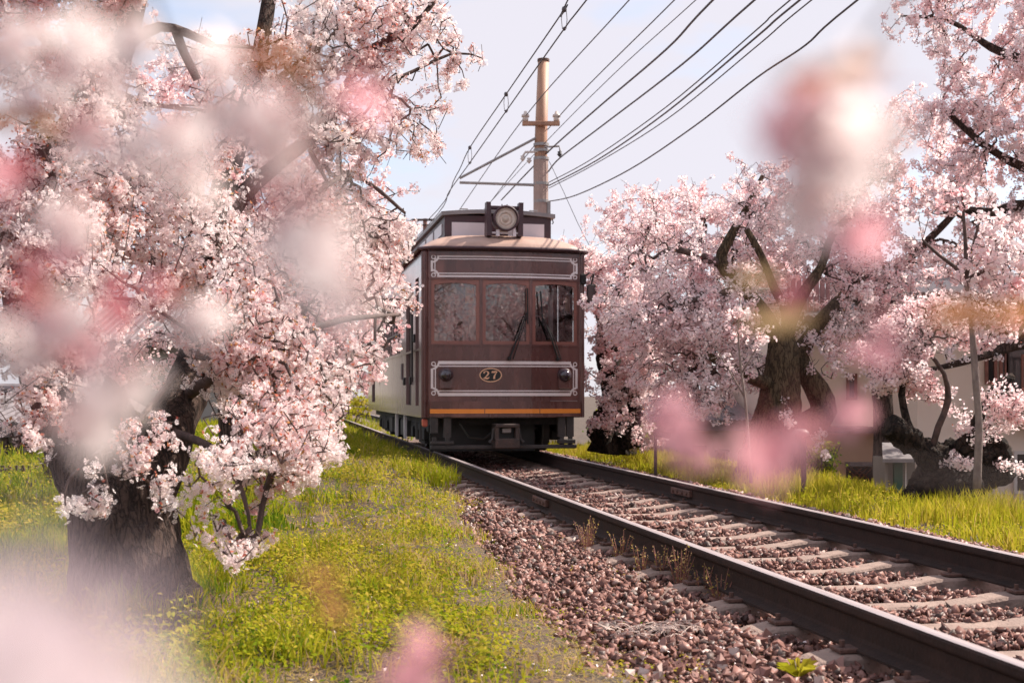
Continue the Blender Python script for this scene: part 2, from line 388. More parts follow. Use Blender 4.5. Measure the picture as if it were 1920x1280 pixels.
# ------------------------------------------------------------------ ballast stones
rng = np.random.default_rng(11)
CUBE = np.array([(-1,-1,-1),(1,-1,-1),(1,1,-1),(-1,1,-1),(-1,-1,1),(1,-1,1),(1,1,1),(-1,1,1)], dtype=float)
CF = np.array([(0,3,2,1),(4,5,6,7),(0,1,5,4),(1,2,6,5),(2,3,7,6),(3,0,4,7)])
CFT = np.concatenate([CF[:, [0,1,2]], CF[:, [0,2,3]]])
def rot_rand(n):
    q = rng.normal(size=(n,4)); q /= np.linalg.norm(q, axis=1)[:,None]
    w,x,y,z = q.T
    return np.stack([np.stack([1-2*(y*y+z*z),2*(x*y-z*w),2*(x*z+y*w)],1),np.stack([2*(x*y+z*w),1-2*(x*x+z*z),2*(y*z-x*w)],1),np.stack([2*(x*z-y*w),2*(y*z+x*w),1-2*(x*x+y*y)],1)],1)
M['stone'] = leafmat('ballast_stone', [(0.0,(0.05,0.028,0.025)),(0.18,(0.17,0.135,0.12)),(0.26,(0.10,0.052,0.045)),(0.42,(0.16,0.080,0.066)),(0.65,(0.26,0.135,0.112)),(0.88,(0.35,0.205,0.170)),(1.0,(0.50,0.40,0.36))], 0.0, 0.02)
def stone_verts(n, size):
    v = CUBE[None] * 0.56 + rng.uniform(-0.46, 0.46, (n,8,3))
    v *= size[:,None,None] * rng.uniform(0.6, 1.15, (n,1,3)) * np.array([1.0,1.0,0.62])
    return np.einsum('nij,nkj->nki', rot_rand(n), v)
def stone_points(n, y0, y1, power=1.0):
    ys = y0 + (y1-y0) * rng.random(n)**power
    es = rng.uniform(-3.1, 1.85, n)
    lim = np.array([-0.80 - shoulder(y) for y in ys])
    keep = (es > lim - 0.05 + np.where(rng.random(n) < 0.3, 0.55, 0.2)*rng.normal(size=n))
    ys, es = ys[keep], es[keep]
    x = TC - TT*ys + es/CT
    z = -0.05 + np.where(np.abs(es) < 0.66, -0.006, 0.0) + np.clip((es-1.2),0,0.35)*0.05 - np.clip(es-1.6,0,1)*0.2 - np.clip((-0.80-np.array([shoulder(y) for y in ys]) + 0.3 - es),0,1)*0.25
    near_rail = np.minimum(np.abs(es-0.75), np.abs(es+0.75))
    z = z - np.clip(0.14-near_rail, 0, 0.14)*0.25
    # keep sleeper backs mostly clear
    s_along = ys/CT
    ph = ((ys-10)/CT - tl(1.6)) / 0.585
    d = np.abs(ph - np.round(ph))*0.585
    on = (d < 0.10) & (np.abs(es) < 1.18)
    z = np.where(on, z-0.045, z)
    z = np.where(on & (es < -0.95), z+0.045, z)
    keep = (~on) | (rng.random(len(on)) < 0.10) | (es < -0.92)
    return np.stack([x, ys, z], 1)[keep]
pts = np.concatenate([stone_points(44000, 3.2, 9.0, 1.25), stone_points(30000, 9.0, 24.0, 1.2)])
sz = np.where(pts[:,1] < 9, 0.011+0.025*rng.random(len(pts))**1.4, rng.uniform(0.022, 0.042, len(pts)))
pts[:,2] += rng.uniform(-0.012, 0.022, len(pts))
# the 300 that show largest become single stones on the ballast bed
vis = (np.abs(pts[:,0]/pts[:,1]) < 0.405) & (pts[:,1] > 4.4)
sz = np.where(pts[:,1] < 4.3, np.minimum(sz, 0.026), sz)
score = np.where(vis, sz/pts[:,1], 0); order = np.argsort(-score); big, rest = order[:300], order[300:]
V = stone_verts(len(rest), sz[rest]) + pts[rest][:,None]
F = (CFT[None] + (np.arange(len(rest))*8)[:,None,None]).reshape(-1,3)
o = npmesh('gravel', V, F, M['stone'], rnd=np.repeat(np.clip(rng.normal(0.5,0.24,len(rest)),0,1), 12))
tag(o, 'reddish brown crushed stone ballast around the sleepers', 'gravel', kind='stuff')
stone_me = []
for k in range(10):
    v = stone_verts(1, np.array([1.0]))[0]
    me = bpy.data.meshes.new('stone'); me.from_pydata(v.tolist(), [], CFT.tolist()); me.materials.append(M['stone'])
    at = me.attributes.new('rnd', 'FLOAT', 'FACE'); at.data.foreach_set('value', [min(1,max(0,rng.normal(0.55,0.25)))]*12)
    stone_me.append(me)
for k, i in enumerate(big):
    link('stone', stone_me[k % 10], bed, loc=pts[i]+np.array([0,0,0.006]), rot=(0,0,rng.uniform(0,6.28)), scale=float(sz[i]))

# ------------------------------------------------------------------ tram
TRAM_D = 17.03
tc0 = on_track(0.075, TRAM_D, RAIL)
tram = empty('tram', tc0, TH, 'maroon vintage tram number 27 with cream lining and round headlamp on the track', 'tram')
W, ZB, ZE = 1.125, 0.503, 2.757
WN = 1.05
def fy(x):
    a = abs(x); return 0.0 if a < 0.35 else 0.095 * (a-0.35) / (WN-0.35)
def fpanel(b, x0, x1, z0, z1, d=0.0, th=0.05, mi=0):      # slab that follows the faceted nose, front face at fy(x)-d
    xs = sorted(set([x0, x1] + [q for q in (-0.35, 0.35) if x0 < q < x1]))
    for a, c in zip(xs[:-1], xs[1:]):
        ya, yc = fy(a)-d, fy(c)-d
        vs_ = [(a,ya,z0),(c,yc,z0),(c,yc+th,z0),(a,ya+th,z0),(a,ya,z1),(c,yc,z1),(c,yc+th,z1),(a,ya+th,z1)]
        b.add(vs_, [(0,3,2,1),(4,5,6,7),(0,1,5,4),(1,2,6,5),(2,3,7,6),(3,0,4,7)], mi)
    return b
LEN = 10.2
ZW0, ZW1 = 1.50, 2.375                                  # window band
body = MB()
fpanel(body, -WN, WN, ZB, ZW0); fpanel(body, -WN, WN, ZW1, ZE)
for x0, x1 in ((-WN,-1.015), (-0.365,-0.325), (0.325,0.365), (1.015,WN)): fpanel(body, x0, x1, ZW0, ZW1)
# rear wall and floor
body.box(-W+0.03, W-0.03, LEN-0.05, LEN, ZB, ZE).box(-W+0.05, W-0.05, 0.2, LEN-0.06, ZB+0.02, ZB+0.10)
body_o = body.build('body', M['paint'], tram)
# corner pilasters: reeded rounded posts
for s in (-1, 1):
    b = MB()
    cx, cy = s*(W-0.085), 0.185
    pl = []
    for q in range(13):
        a = math.radians(-8 + q*106/12)
        r = 0.09 + 0.007*math.cos(q*math.pi)
        pl.append((cx + s*r*math.sin(a), cy - r*math.cos(a)*1.0))
    n = len(pl)
    vs_ = [(x,y,ZB) for x,y in pl] + [(x,y,ZE) for x,y in pl]
    b.add(vs_, [((k, k+1, n+k+1, n+k) if s > 0 else (k+1, k, n+k, n+k+1)) for k in range(n-1)])
    b.build('corner_post', M['paint'], tram, smooth=False)
# sides: pieces around door recesses and windows
def side(s):
    b = MB(); x0, x1 = (-W, -W+0.05) if s < 0 else (W-0.05, W)
    cuts = [(0.58,1.0,ZB+0.16,2.45), (1.55,2.30,ZB+0.16,2.45), (3.2,7.85,1.475,2.33), (8.3,9.1,ZB+0.16,2.45)]
    y = 0.18
    for c0, c1, z0, z1 in cuts:
        b.box(x0,x1,y,c0,ZB,ZE); b.box(x0,x1,c0,c1,ZB,z0); b.box(x0,x1,c0,c1,z1,ZE); y = c1
    b.box(x0,x1,y,LEN-0.05,ZB,ZE)
    o = b.build('side_wall', M['side_sheen_paint'], tram)
    xi = x0+0.012 if s < 0 else x1-0.012
    xr = (x0+0.055, x0+0.07) if s < 0 else (x1-0.07, x1-0.055)
    d = MB()
    for c0, c1 in ((0.58,1.0),(1.55,2.30),(8.3,9.1)): d.box(xr[0],xr[1],c0,c1,ZB+0.16,2.45)
    d.build('door', M['wood_dark'], o)
    for k in range(11):
        yb = 3.2 + k*4.65/10
        MB().box(min(xi,xi+0.03*-s), max(xi,xi+0.03*-s), yb-0.022, yb+0.022, 1.475, 2.33).build('window_bar', M['side_sheen_paint'], o)
    MB().box(xr[0],xr[0]+0.006,3.2,7.85,1.475,2.33).build('window_pane', M['dark_glass'], o)
    MB().tube([(xi,3.2,1.80),(xi,7.85,1.80)],0.012,6).build('window_rail', M['steel'], o)
    MB().tube([(s*(W+0.03),1.15,1.0),(s*(W+0.03),1.15,2.2)],0.013,6).build('grab_rail', M['under'], o)
    for yh, zh in ((1.08,1.62),(1.6,1.02),(2.5,1.02)):
        MB().bbox(s*(W+0.012)-0.014, s*(W+0.012)+0.014, yh-0.05, yh+0.05, zh-0.06, zh+0.06, 0.01).build('door_handle', M['black'], o)
    MB().box(s*W-0.004-0.008, s*W+0.012, 0.25, LEN-0.1, 1.425, 1.455).build('belt_strip', M['side_sheen_paint'], o)
    MB().box(s*W-0.004-0.008, s*W+0.014, 2.8, 3.0, 1.05, 1.30).build('side_plate', M['paint_dark'], o)
side(-1); side(1)
# nose windows
win_x = [(-1.015,-0.365), (-0.325,0.325), (0.365,1.015)]
def wpt(x, z, d): return (x, fy(x)-d, z)
for x0, x1 in win_x:
    m = 0.045; b = MB()
    def ringpts(i, arch):
        pts_ = [(x0+i, ZW0+i), (x1-i, ZW0+i), (x1-i, ZW1-i-arch)]
        for q in range(1, 8):
            t = q/8; pts_.append((x1-i+(x0-x1+2*i)*t, ZW1-i-arch + arch*math.sin(math.pi*t)))
        pts_.append((x0+i, ZW1-i-arch)); return pts_
    outp = [(x0,ZW0),(x1,ZW0),(x1,ZW1)] + [(x1+(x0-x1)*q/8, ZW1) for q in range(1,8)] + [(x0,ZW1)]
    inp = ringpts(m, 0.03); n = len(inp)
    vs_ = [wpt(x,z,-0.010) for x,z in outp] + [wpt(x,z,-0.010) for x,z in inp] + [wpt(x,z,-0.045) for x,z in inp]
    fs_ = [(k,(k+1)%n,n+(k+1)%n,n+k) for k in range(n)] + [(n+k,n+(k+1)%n,2*n+(k+1)%n,2*n+k) for k in range(n)]
    fr = b.add(vs_, fs_).build('window_frame', M['frame_brown'], tram)
    g = MB(); q = [(x0+m*0.8, ZW0+m*0.8), (x1-m*0.8, ZW0+m*0.8), (x1-m*0.8, ZW1-m*0.8), (x0+m*0.8, ZW1-m*0.8)]
    g.add([wpt(x,z,-0.035) for x,z in q], [(0,1,2,3)]); g.build('window_pane', M['glass'], fr)
# horizontal mouldings
for z0, z1, d in ((ZW1+0.004,ZW1+0.030,0.012), (ZW0-0.022,ZW0-0.004,0.016), (ZE-0.06,ZE-0.03,0.014)):
    fpanel(MB(), -WN, WN, z0, z1, d, 0.03).build('moulding', M['paint'], tram)
# cream lining with looped corners
def ribbon(b, pts_, w, d=0.004, closed=False):
    P2 = [Vector((x, z)) for x, z in pts_]
    # insert facet breaks
    Q = []
    for a, c in zip(P2[:-1], P2[1:]):
        Q.append(a)
        for br in (-0.35, 0.35):
            if (a.x-br)*(c.x-br) < 0: Q.append(a.lerp(c, (br-a.x)/(c.x-a.x)))
    Q.append(P2[-1])
    L, R = [], []
    for i, p in enumerate(Q):
        t = (Q[min(i+1,len(Q)-1)] - Q[max(i-1,0)])
        t = t.normalized() if t.length > 1e-9 else Vector((1,0)); nrm = Vector((-t.y, t.x))
        ww = (w[i] if hasattr(w,'__len__') else w)/2
        L.append(p+nrm*ww); R.append(p-nrm*ww)
    n = len(Q)
    vs_ = [wpt(p.x,p.y,d) for p in L] + [wpt(p.x,p.y,d) for p in R]
    b.add(vs_, [(n+k, n+k+1, k+1, k) for k in range(n-1)])
def lining(x0, x1, z0, z1, tk=0.040, tn=0.014, c=0.10):
    b = MB()
    for z, sg in ((z1,-1),(z0,1)):
        ribbon(b, [(x0+c, z+sg*tk/2), (x1-c, z+sg*tk/2)], tk)
        ribbon(b, [(x0+0.045, z+sg*(tk+0.026)), (x1-0.045, z+sg*(tk+0.026))], tn)
    for x, sg in ((x0,1),(x1,-1)):
        ribbon(b, [(x+sg*tk*0.42, z0+c), (x+sg*tk*0.42, z1-c)], tk*0.8)
        ribbon(b, [(x+sg*(tk+0.020), z0+0.045), (x+sg*(tk+0.020), z1-0.045)], tn)
    for x, sx in ((x0,1),(x1,-1)):
        for z, sz_ in ((z0,1),(z1,-1)):
            cx, cz = x+sx*0.020, z+sz_*0.020
            ribbon(b, [(cx+sx*0.085*math.cos(a), cz+sz_*0.085*math.sin(a)) for a in np.linspace(0.05, math.pi/2-0.05, 9)], 0.026, 0.006)
            ribbon(b, [(cx+sx*0.018+0.026*math.cos(a), cz+sz_*0.018+0.026*math.sin(a)) for a in np.linspace(0, 2*math.pi, 13)], 0.013, 0.005)
    return b.build('lining', M['line_white'], tram)
zf = lambda py: 0.829 - (py-HY)/138.0
lining(-1.02, 1.02, zf(522), zf(478), 0.036, 0.014, 0.085)
lining(-1.02, 1.02, zf(742), zf(677), 0.042, 0.016, 0.10)
# number plate
plate = MB(); n = 32; cxp, czp = -0.215, zf(703)
vs_ = [(cxp, -0.012, czp)] + [(cxp+0.142*math.cos(2*math.pi*k/n), -0.012, czp+0.084*math.sin(2*math.pi*k/n)) for k in range(n)] + [(cxp+0.146*math.cos(2*math.pi*k/n), 0.0, czp+0.088*math.sin(2*math.pi*k/n)) for k in range(n)]
plate.add(vs_, [(0,1+k,1+(k+1)%n) for k in range(n)] + [(1+k,1+n+k,1+n+(k+1)%n,1+(k+1)%n) for k in range(n)])
pl_o = plate.build('number_plate', M['black'], tram)
b = MB(); ribbon(b, [(cxp+0.148*math.cos(a), czp+0.090*math.sin(a)) for a in np.linspace(0,2*math.pi,41)], 0.014, 0.014); b.build('plate_rim', M['cream'], pl_o)
def digit(pts_, ws):
    b = MB(); ribbon(b, pts_, ws, 0.016); return b
d2x, d7x = cxp-0.060, cxp+0.052
two = [(-0.034,0.022),(-0.030,0.038),(-0.014,0.050),(0.006,0.051),(0.022,0.042),(0.028,0.026),(0.022,0.008),(0.004,-0.012),(-0.016,-0.030),(-0.036,-0.048)]
b = digit([(d2x+x, czp+z) for x,z in two], [0.020,0.018,0.010,0.010,0.018,0.026,0.022,0.014,0.010,0.012])
ribbon(b, [(d2x-0.040, czp-0.045),(d2x-0.012, czp-0.040),(d2x+0.012, czp-0.047),(d2x+0.034, czp-0.038),(d2x+0.038, czp-0.022)], [0.014,0.022,0.024,0.014,0.006], 0.0165)
b.build('digit_two', M['cream'], pl_o)
b = digit([(d7x-0.036, czp+0.024),(d7x-0.034, czp+0.046)], [0.008,0.012])
ribbon(b, [(d7x-0.036, czp+0.045),(d7x-0.010, czp+0.040),(d7x+0.012, czp+0.047),(d7x+0.038, czp+0.046)], [0.018,0.024,0.022,0.012], 0.0165)
ribbon(b, [(d7x+0.037, czp+0.046),(d7x+0.014, czp+0.016),(d7x-0.002, czp-0.014),(d7x-0.006, czp-0.052)], [0.008,0.014,0.024,0.030], 0.017)
b.build('digit_seven', M['cream'], pl_o)
# marker lamps
for s in (-1, 1):
    lx, lz = s*0.80 - (0.02 if s < 0 else -0.02), zf(703); y0 = fy(lx)
    br = MB().bbox(lx-0.085, lx+0.085, y0-0.055, y0+0.01, lz-0.19, lz-0.02, 0.012).build('marker_lamp', M['paint'], tram)
    MB().lathe([(0.100,0.02),(0.100,-0.03),(0.090,-0.05),(0.082,-0.052)], (lx,y0-0.01,lz), 'y', 24).build('lamp_ring', M['paint_dark'], br, True)
    MB().lathe([(0.084,-0.045),(0.080,-0.075),(0.066,-0.105),(0.044,-0.125),(0.020,-0.135),(0.0005,-0.137)], (lx,y0-0.01,lz), 'y', 24).build('lamp_lens', pm('marker_lens', (0.035,0.022,0.035), (0.025,0.016,0.026), 4, 0.06, coat=1.0), br, True)
# bumper ledge with the orange stripe in three pieces
led = fpanel(MB(), -1.04, 1.04, zf(781), zf(752), 0.085, 0.12).build('bumper_ledge', M['paint'], tram)
for x0, x1 in ((-1.04,-0.315), (-0.305,0.448), (0.458,1.04)):
    fpanel(MB(), x0, x1, zf(774.5), zf(766.3), 0.0895, 0.006).build('orange_stripe', M['orange'], led)
fpanel(MB(), 0.62, 1.0, zf(752)+0.001, zf(752)+0.008, 0.075, 0.09).build('ledge_highlight', M['steel'], led)  # pale strip standing in for sunlight on the ledge's right end
# wipers
def wiper(base, mid, tip, blade0, blade1):
    w = MB().tube([wpt(base[0],base[1],0.05), wpt(mid[0],mid[1],0.055), wpt(tip[0],tip[1],0.05)], [0.014,0.012,0.008], 6)
    o = w.build('wiper', M['black'], tram)
    MB().tube([wpt(base[0]+0.05,base[1]-0.01,0.045), wpt(mid[0]+0.035,mid[1],0.05), wpt(tip[0]+0.01,tip[1]-0.03,0.045)], 0.007, 6).build('wiper_link', M['black'], o)
    MB().tube([wpt(blade0[0],blade0[1],0.04), wpt(blade1[0],blade1[1],0.04)], 0.011, 6).build('wiper_blade', M['black'], o)
    MB().lathe([(0.0005,-0.07),(0.022,-0.066),(0.026,0.0)], wpt(base[0],base[1],0.0), 'y', 12).build('wiper_pivot', M['under'], o)
xf = lambda px: (px-952.0)/138.0/0.983
wiper((xf(957),zf(672)), (xf(975),zf(625)), (xf(991),zf(582)), (xf(991),zf(540)), (xf(991.5),zf(607)))
wiper((xf(1050),zf(672)), (xf(1035),zf(628)), (xf(1021),zf(596)), (xf(1016),zf(545)), (xf(1021),zf(610)))
# side mirror on a bent arm
mx, mz = 1.20, zf(548)
mo = MB().bbox(mx-0.055, mx+0.055, 0.02, 0.07, mz-0.13, mz+0.13, 0.02).build('wing_mirror', M['black'], tram)
MB().box(mx-0.045, mx+0.045, 0.014, 0.018, mz-0.115, mz+0.115).build('mirror_glass', M['dark_glass'], mo)
MB().tube([(W-0.03,0.12,zf(518)),(W+0.05,0.05,zf(508)),(W+0.11,0.03,zf(512)),(mx,0.045,mz+0.12)], 0.012, 6).build('mirror_arm', M['under'], mo)
MB().bbox(W-0.06, W+0.01, 0.06, 0.16, zf(530), zf(510), 0.01).build('mirror_bracket', M['under'], mo)
# main roof: arched, with a rounded nose
def roof():
    b = MB(); ny = 46; nx = 24; vs_, fs_ = [], []
    for j in range(ny+1):
        t = j/ny; y = -0.09 + (LEN+0.12)*t**1.6
        u = min(1.0, (y+0.09)/0.95); lift = math.sqrt(max(0.0, 1-(1-u)**2))
        for i in range(nx+1):
            x = -1 + 2*i/nx; X = x*(W+0.05)
            yy_ = y + (1-u)*(fy(min(abs(X), WN))) + (0.16*max(0,abs(x)-0.86)/0.14*(1-u))
            h = 0.26*(1-abs(x)**5)
            vs_.append((X, yy_, ZE + 0.035 + h*lift))
    for j in range(ny):
        for i in range(nx): a = j*(nx+1)+i; fs_.append((a, a+1, a+nx+2, a+nx+1))
    b.add(vs_, fs_)
    o = b.build('roof', M['roof_tan'], tram, True)
    g = MB()
    rim = [vs_[i] for i in range(nx+1)]
    left = [vs_[j*(nx+1)] for j in range(ny+1)][::-1]; right = [vs_[j*(nx+1)+nx] for j in range(ny+1)]
    g.tube(left + rim[1:-1] + right, 0.026, 8); g.build('roof_gutter', M['paint_dark'], o, True)
    # soffit closes the gap between roof and walls
    s_ = MB().box(-W+0.01, W-0.01, 0.22, LEN-0.02, ZE-0.004, ZE+0.03); fpanel(s_, -WN, WN, ZE+0.001, ZE+0.032, 0.05, 0.3); s_.build('soffit', M['paint_dark'], o)
    return o
roof_o = roof()
# clerestory (raised middle roof) starting behind the nose
cy0, cw, cz0, cz1 = 0.62, 0.76, ZE+0.18, 3.355
cl = MB()
cl.box(-cw, cw, cy0, LEN-0.6, cz0, cz1-0.03); clo = cl.build('clerestory', M['paint_dark'], tram)
for x0, x1 in ((-cw+0.10,-0.14),(0.14,cw-0.10)):
    MB().box(x0, x1, cy0-0.012, cy0-0.003, cz0+0.05, cz1-0.13).build('clerestory_panel', M['panel_grey'], clo)
for k in range(9):
    for s in (-1,1):
        y = cy0+0.25+k*0.98
        MB().box(min(s*cw,s*(cw+0.012)), max(s*cw,s*(cw+0.012)), y, y+0.8, cz0+0.14, cz1-0.12).build('clerestory_window', M['panel_grey'], clo)
b = MB(); ny, nx = 2, 12; vs_, fs_ = [], []
for y in (cy0-0.06, LEN-0.55):
    for sgn in (0, 1):
        for i in range(nx+1):
            x = -1+2*i/nx; vs_.append((x*(cw+0.05), y, cz1 - 0.045 + sgn*0.055 + 0.045*(1-x*x)))
w_ = nx+1
for i in range(nx):
    fs_ += [(w_+i, w_+i+1, 3*w_+i+1, 3*w_+i), (i+1, i, 2*w_+i, 2*w_+i+1), (i, i+1, w_+i+1, w_+i), (2*w_+i+1, 2*w_+i, 3*w_+i, 3*w_+i+1)]
fs_ += [(0, w_, 3*w_, 2*w_), (nx, 2*w_+nx, 3*w_+nx, w_+nx)]
cr = b.add(vs_, fs_).build('clerestory_roof', M['roof_grey'], clo)
for x in (-0.48, 0.52):
    MB().tube([(x-0.05,cy0+0.1,cz1+0.03),(x-0.05,cy0+0.1,cz1+0.075),(x+0.06,cy0+0.1,cz1+0.075),(x+0.06,cy0+0.1,cz1+0.03)], 0.009, 6).build('lifting_loop', M['steel'], cr)
MB().tube([(cw+0.02,cy0,cz1-0.05),(cw+0.035,cy0,cz1-0.10),(cw+0.02,cy0,cz1-0.12)], 0.008, 6).build('hook', M['under'], cr)
# headlamp in its bracket
hl_x, hl_y, hl_z = 0.01, 0.10, zf(407)-0.01
hl = None
for s, xx in ((-1,-0.215),(1,0.215)):
    hb = MB().add([(xx-0.035,hl_y-0.02,hl_z-0.235),(xx+0.035,hl_y-0.02,hl_z-0.235),(xx+0.03+0.012*s,hl_y-0.02,hl_z+0.225),(xx-0.03+0.012*s,hl_y-0.02,hl_z+0.225),
            (xx-0.035,hl_y+0.20,hl_z-0.235),(xx+0.035,hl_y+0.20,hl_z-0.235),(xx+0.03+0.012*s,hl_y+0.12,hl_z+0.225),(xx-0.03+0.012*s,hl_y+0.12,hl_z+0.225)],
           [(0,1,2,3),(5,4,7,6),(1,5,6,2),(4,0,3,7),(3,2,6,7),(4,5,1,0)])
    if hl is None: hl = empty('headlamp'); hl.parent = tram
    hb.build('side_bracket', M['paint_dark'], hl)
MB().bbox(-0.22,0.24,hl_y+0.05,hl_y+0.10,hl_z+0.135,hl_z+0.185,0.008).build('top_bar', M['paint_dark'], hl)
MB().box(-0.20,0.22,hl_y+0.0,hl_y+0.03,hl_z-0.205,hl_z-0.180).build('lower_bar', M['panel_grey'], hl)
for x in (-0.10,0.13): MB().bbox(x-0.022,x+0.022,hl_y-0.03,hl_y+0.02,hl_z-0.245,hl_z-0.150,0.006).build('foot_block', M['panel_grey'], hl)
MB().lathe([(0.150,0.24),(0.168,0.10),(0.176,-0.02),(0.178,-0.06),(0.168,-0.075),(0.150,-0.070),(0.146,-0.045)], (hl_x,hl_y,hl_z), 'y', 36).build('lamp_housing', M['paint_dark'], hl, True)
MB().lathe([(0.148,-0.045),(0.130,-0.030),(0.092,-0.012),(0.088,-0.028),(0.084,-0.012),(0.050,0.01),(0.044,-0.02),(0.030,-0.035),(0.0005,-0.042)], (hl_x,hl_y,hl_z), 'y', 36).build('lamp_reflector', M['lens'], hl, True)
for x in (-0.03,0.04): MB().tube([(x,hl_y+0.05,hl_z+0.17),(x,hl_y+0.05,hl_z+0.205)],0.008,6).build('stud', M['under'], hl)
MB().lathe([(0.149,-0.058),(0.11,-0.066),(0.06,-0.071),(0.0005,-0.073)], (hl_x,hl_y,hl_z), 'y', 36).build('lamp_glass', M['lamp_glass'], hl, True)
# running gear
gear = MB().box(-0.80,0.80,1.2,LEN-1.0,0.16,0.46).build('equipment_box', M['under'], tram)
MB().box(-0.98,0.98,0.30,LEN-0.3,0.40,0.515).build('underframe', M['under'], tram)
MB().box(-0.95,0.55,0.75,0.80,0.02,0.42).build('guard_plate', M['black'], tram)
beam = MB().bbox(-1.03,0.98,-0.02,0.06,0.082,0.135,0.008).build('pilot_beam', M['under_grey'], tram)
MB().bbox(-1.03,-0.72,-0.03,0.05,0.150,0.190,0.006).build('pilot_step', M['under_grey'], beam)
MB().bbox(0.72,0.96,-0.03,0.05,0.150,0.205,0.006).build('pilot_step', M['under_grey'], beam)
for x, z1 in ((-0.80,0.52),(0.78,0.52),(0.90,0.52),(-0.98,0.52)):
    MB().box(x-0.05,x+0.05,0.02,0.10,0.24 if abs(x) < 0.95 else 0.30,z1).box(x-0.028,x+0.028,0.0,0.05,0.13,0.245).build('hanger', M['under_grey'], beam)
cp = MB(); cxc = -0.015
cp.bbox(cxc-0.165,cxc-0.115,-0.18,0.12,0.19,0.42,0.01).bbox(cxc+0.115,cxc+0.165,-0.18,0.12,0.19,0.42,0.01).bbox(cxc-0.165,cxc+0.165,-0.19,0.12,0.375,0.425,0.01).bbox(cxc-0.165,cxc+0.165,-0.19,0.12,0.095,0.23,0.012)
cpo = cp.build('coupler', M['coupler'], tram)
MB().box(cxc-0.115,cxc+0.115,-0.04,0.10,0.23,0.375).build('coupler_mouth', M['black'], cpo)
MB().bbox(cxc-0.06,cxc+0.06,-0.12,-0.03,0.30,0.37,0.01).build('coupler_pin', M['steel'], cpo)
for s in (-1,1): MB().tube([(cxc+s*0.17,-0.08,0.36),(cxc+s*0.19,-0.10,0.22),(cxc+s*0.23,-0.10,0.17)],[0.022,0.02,0.03],8).build('coupler_ear', M['under_grey'], cpo)
MB().tube([(-0.62,0.1,0.43),(-0.5,0.05,0.24),(-0.3,0.02,0.22),(-0.2,0,0.30)],0.018,6).build('brake_hose', M['black'], tram)
MB().bbox(-1.12,-1.05,0.20,0.28,0.38,0.49,0.015).build('side_marker', M['red_lamp'], tram)
for yb in (1.9, 7.9):
    bo = empty('bogie'); bo.parent = tram
    for s in (-1,1):
        MB().bbox(s*0.92-0.05, s*0.92+0.05, yb-1.15, yb+1.15, 0.28, 0.40, 0.02).build('side_frame', M['under'], bo)
        for q in (-0.75,0.75): MB().bbox(s*0.93-0.07, s*0.93+0.07, yb+q-0.13, yb+q+0.13, 0.16, 0.34, 0.02).build('axle_box', M['under'], bo)
        for q in (-0.25,0.25): MB().tube([(s*0.95,yb+q,0.14),(s*0.95,yb+q,0.42)],0.05,10).build('spring', M['under_grey'], bo)
        MB().box(s*0.9-0.03, s*0.9+0.03, yb-0.4, yb+0.4, 0.10, 0.16).build('spring_plank', M['under'], bo)
    for q in (-0.75,0.75):
        for s in (-1,1):
            MB().lathe([(0.0005,0.07),(0.12,0.07),(0.25,0.05),(0.33,0.055),(0.33,-0.03),(0.36,-0.05),(0.36,-0.065),(0.0005,-0.065)],(0,0,0),'x',28).build('wheel', M['under_grey'], bo, loc=(s*0.73,yb+q,0.333), rot=(0,0,0 if s > 0 else math.pi))
        MB().tube([(-0.7,yb+q,0.333),(0.7,yb+q,0.333)],0.07,10).build('axle', M['under'], bo)
for k,(y0,y1) in enumerate(((3.4,4.2),(4.5,5.4),(5.7,6.3))):
    MB().bbox(-1.02,-0.82,y0,y1,0.14,0.42,0.02).build('side_equipment', M['under_grey'] if k != 1 else M['under'], tram)
for y in (3.0, 4.4):
    MB().box(-1.08,-1.04,y,y+0.12,0.12,0.5).build('ladder_plate', M['panel_grey'], tram)
# cab interior
MB().box(-1.05,1.05,1.9,1.95,ZB+0.1,ZE-0.03).build('cab_partition', M['wood_red'], tram)
MB().box(-0.95,-0.52,1.5,1.6,1.05,1.72).box(-0.30,0.05,1.3,1.4,1.1,1.95).build('cab_panel', M['cab_grey'], tram)
MB().bbox(-0.92,0.95,0.22,0.50,1.35,1.52,0.02).build('cab_desk', M['cab_grey'], tram)
MB().bbox(-0.78,-0.56,0.18,0.34,1.50,1.68,0.03).build('cab_instrument', M['black'], tram)
MB().bbox(-0.02,0.34,0.18,0.34,1.50,1.68,0.03).build('cab_instrument', M['paint_dark'], tram)
MB().bbox(-0.25,-0.05,1.2,1.3,2.25,2.38,0.01).bbox(0.02,0.22,1.2,1.3,2.25,2.38,0.01).build('destination_box', M['panel_grey'], tram)
MB().box(-0.50,-0.38,0.4,0.42,2.08,2.30).build('notice_card', M['orange'], tram)
MB().box(0.92,0.98,0.4,0.42,1.98,2.20).build('notice_card', M['cream'], tram)
MB().tube([(0.74,0.55,1.45),(0.74,0.55,2.25)],0.035,8).build('cab_post', M['panel_grey'], tram)

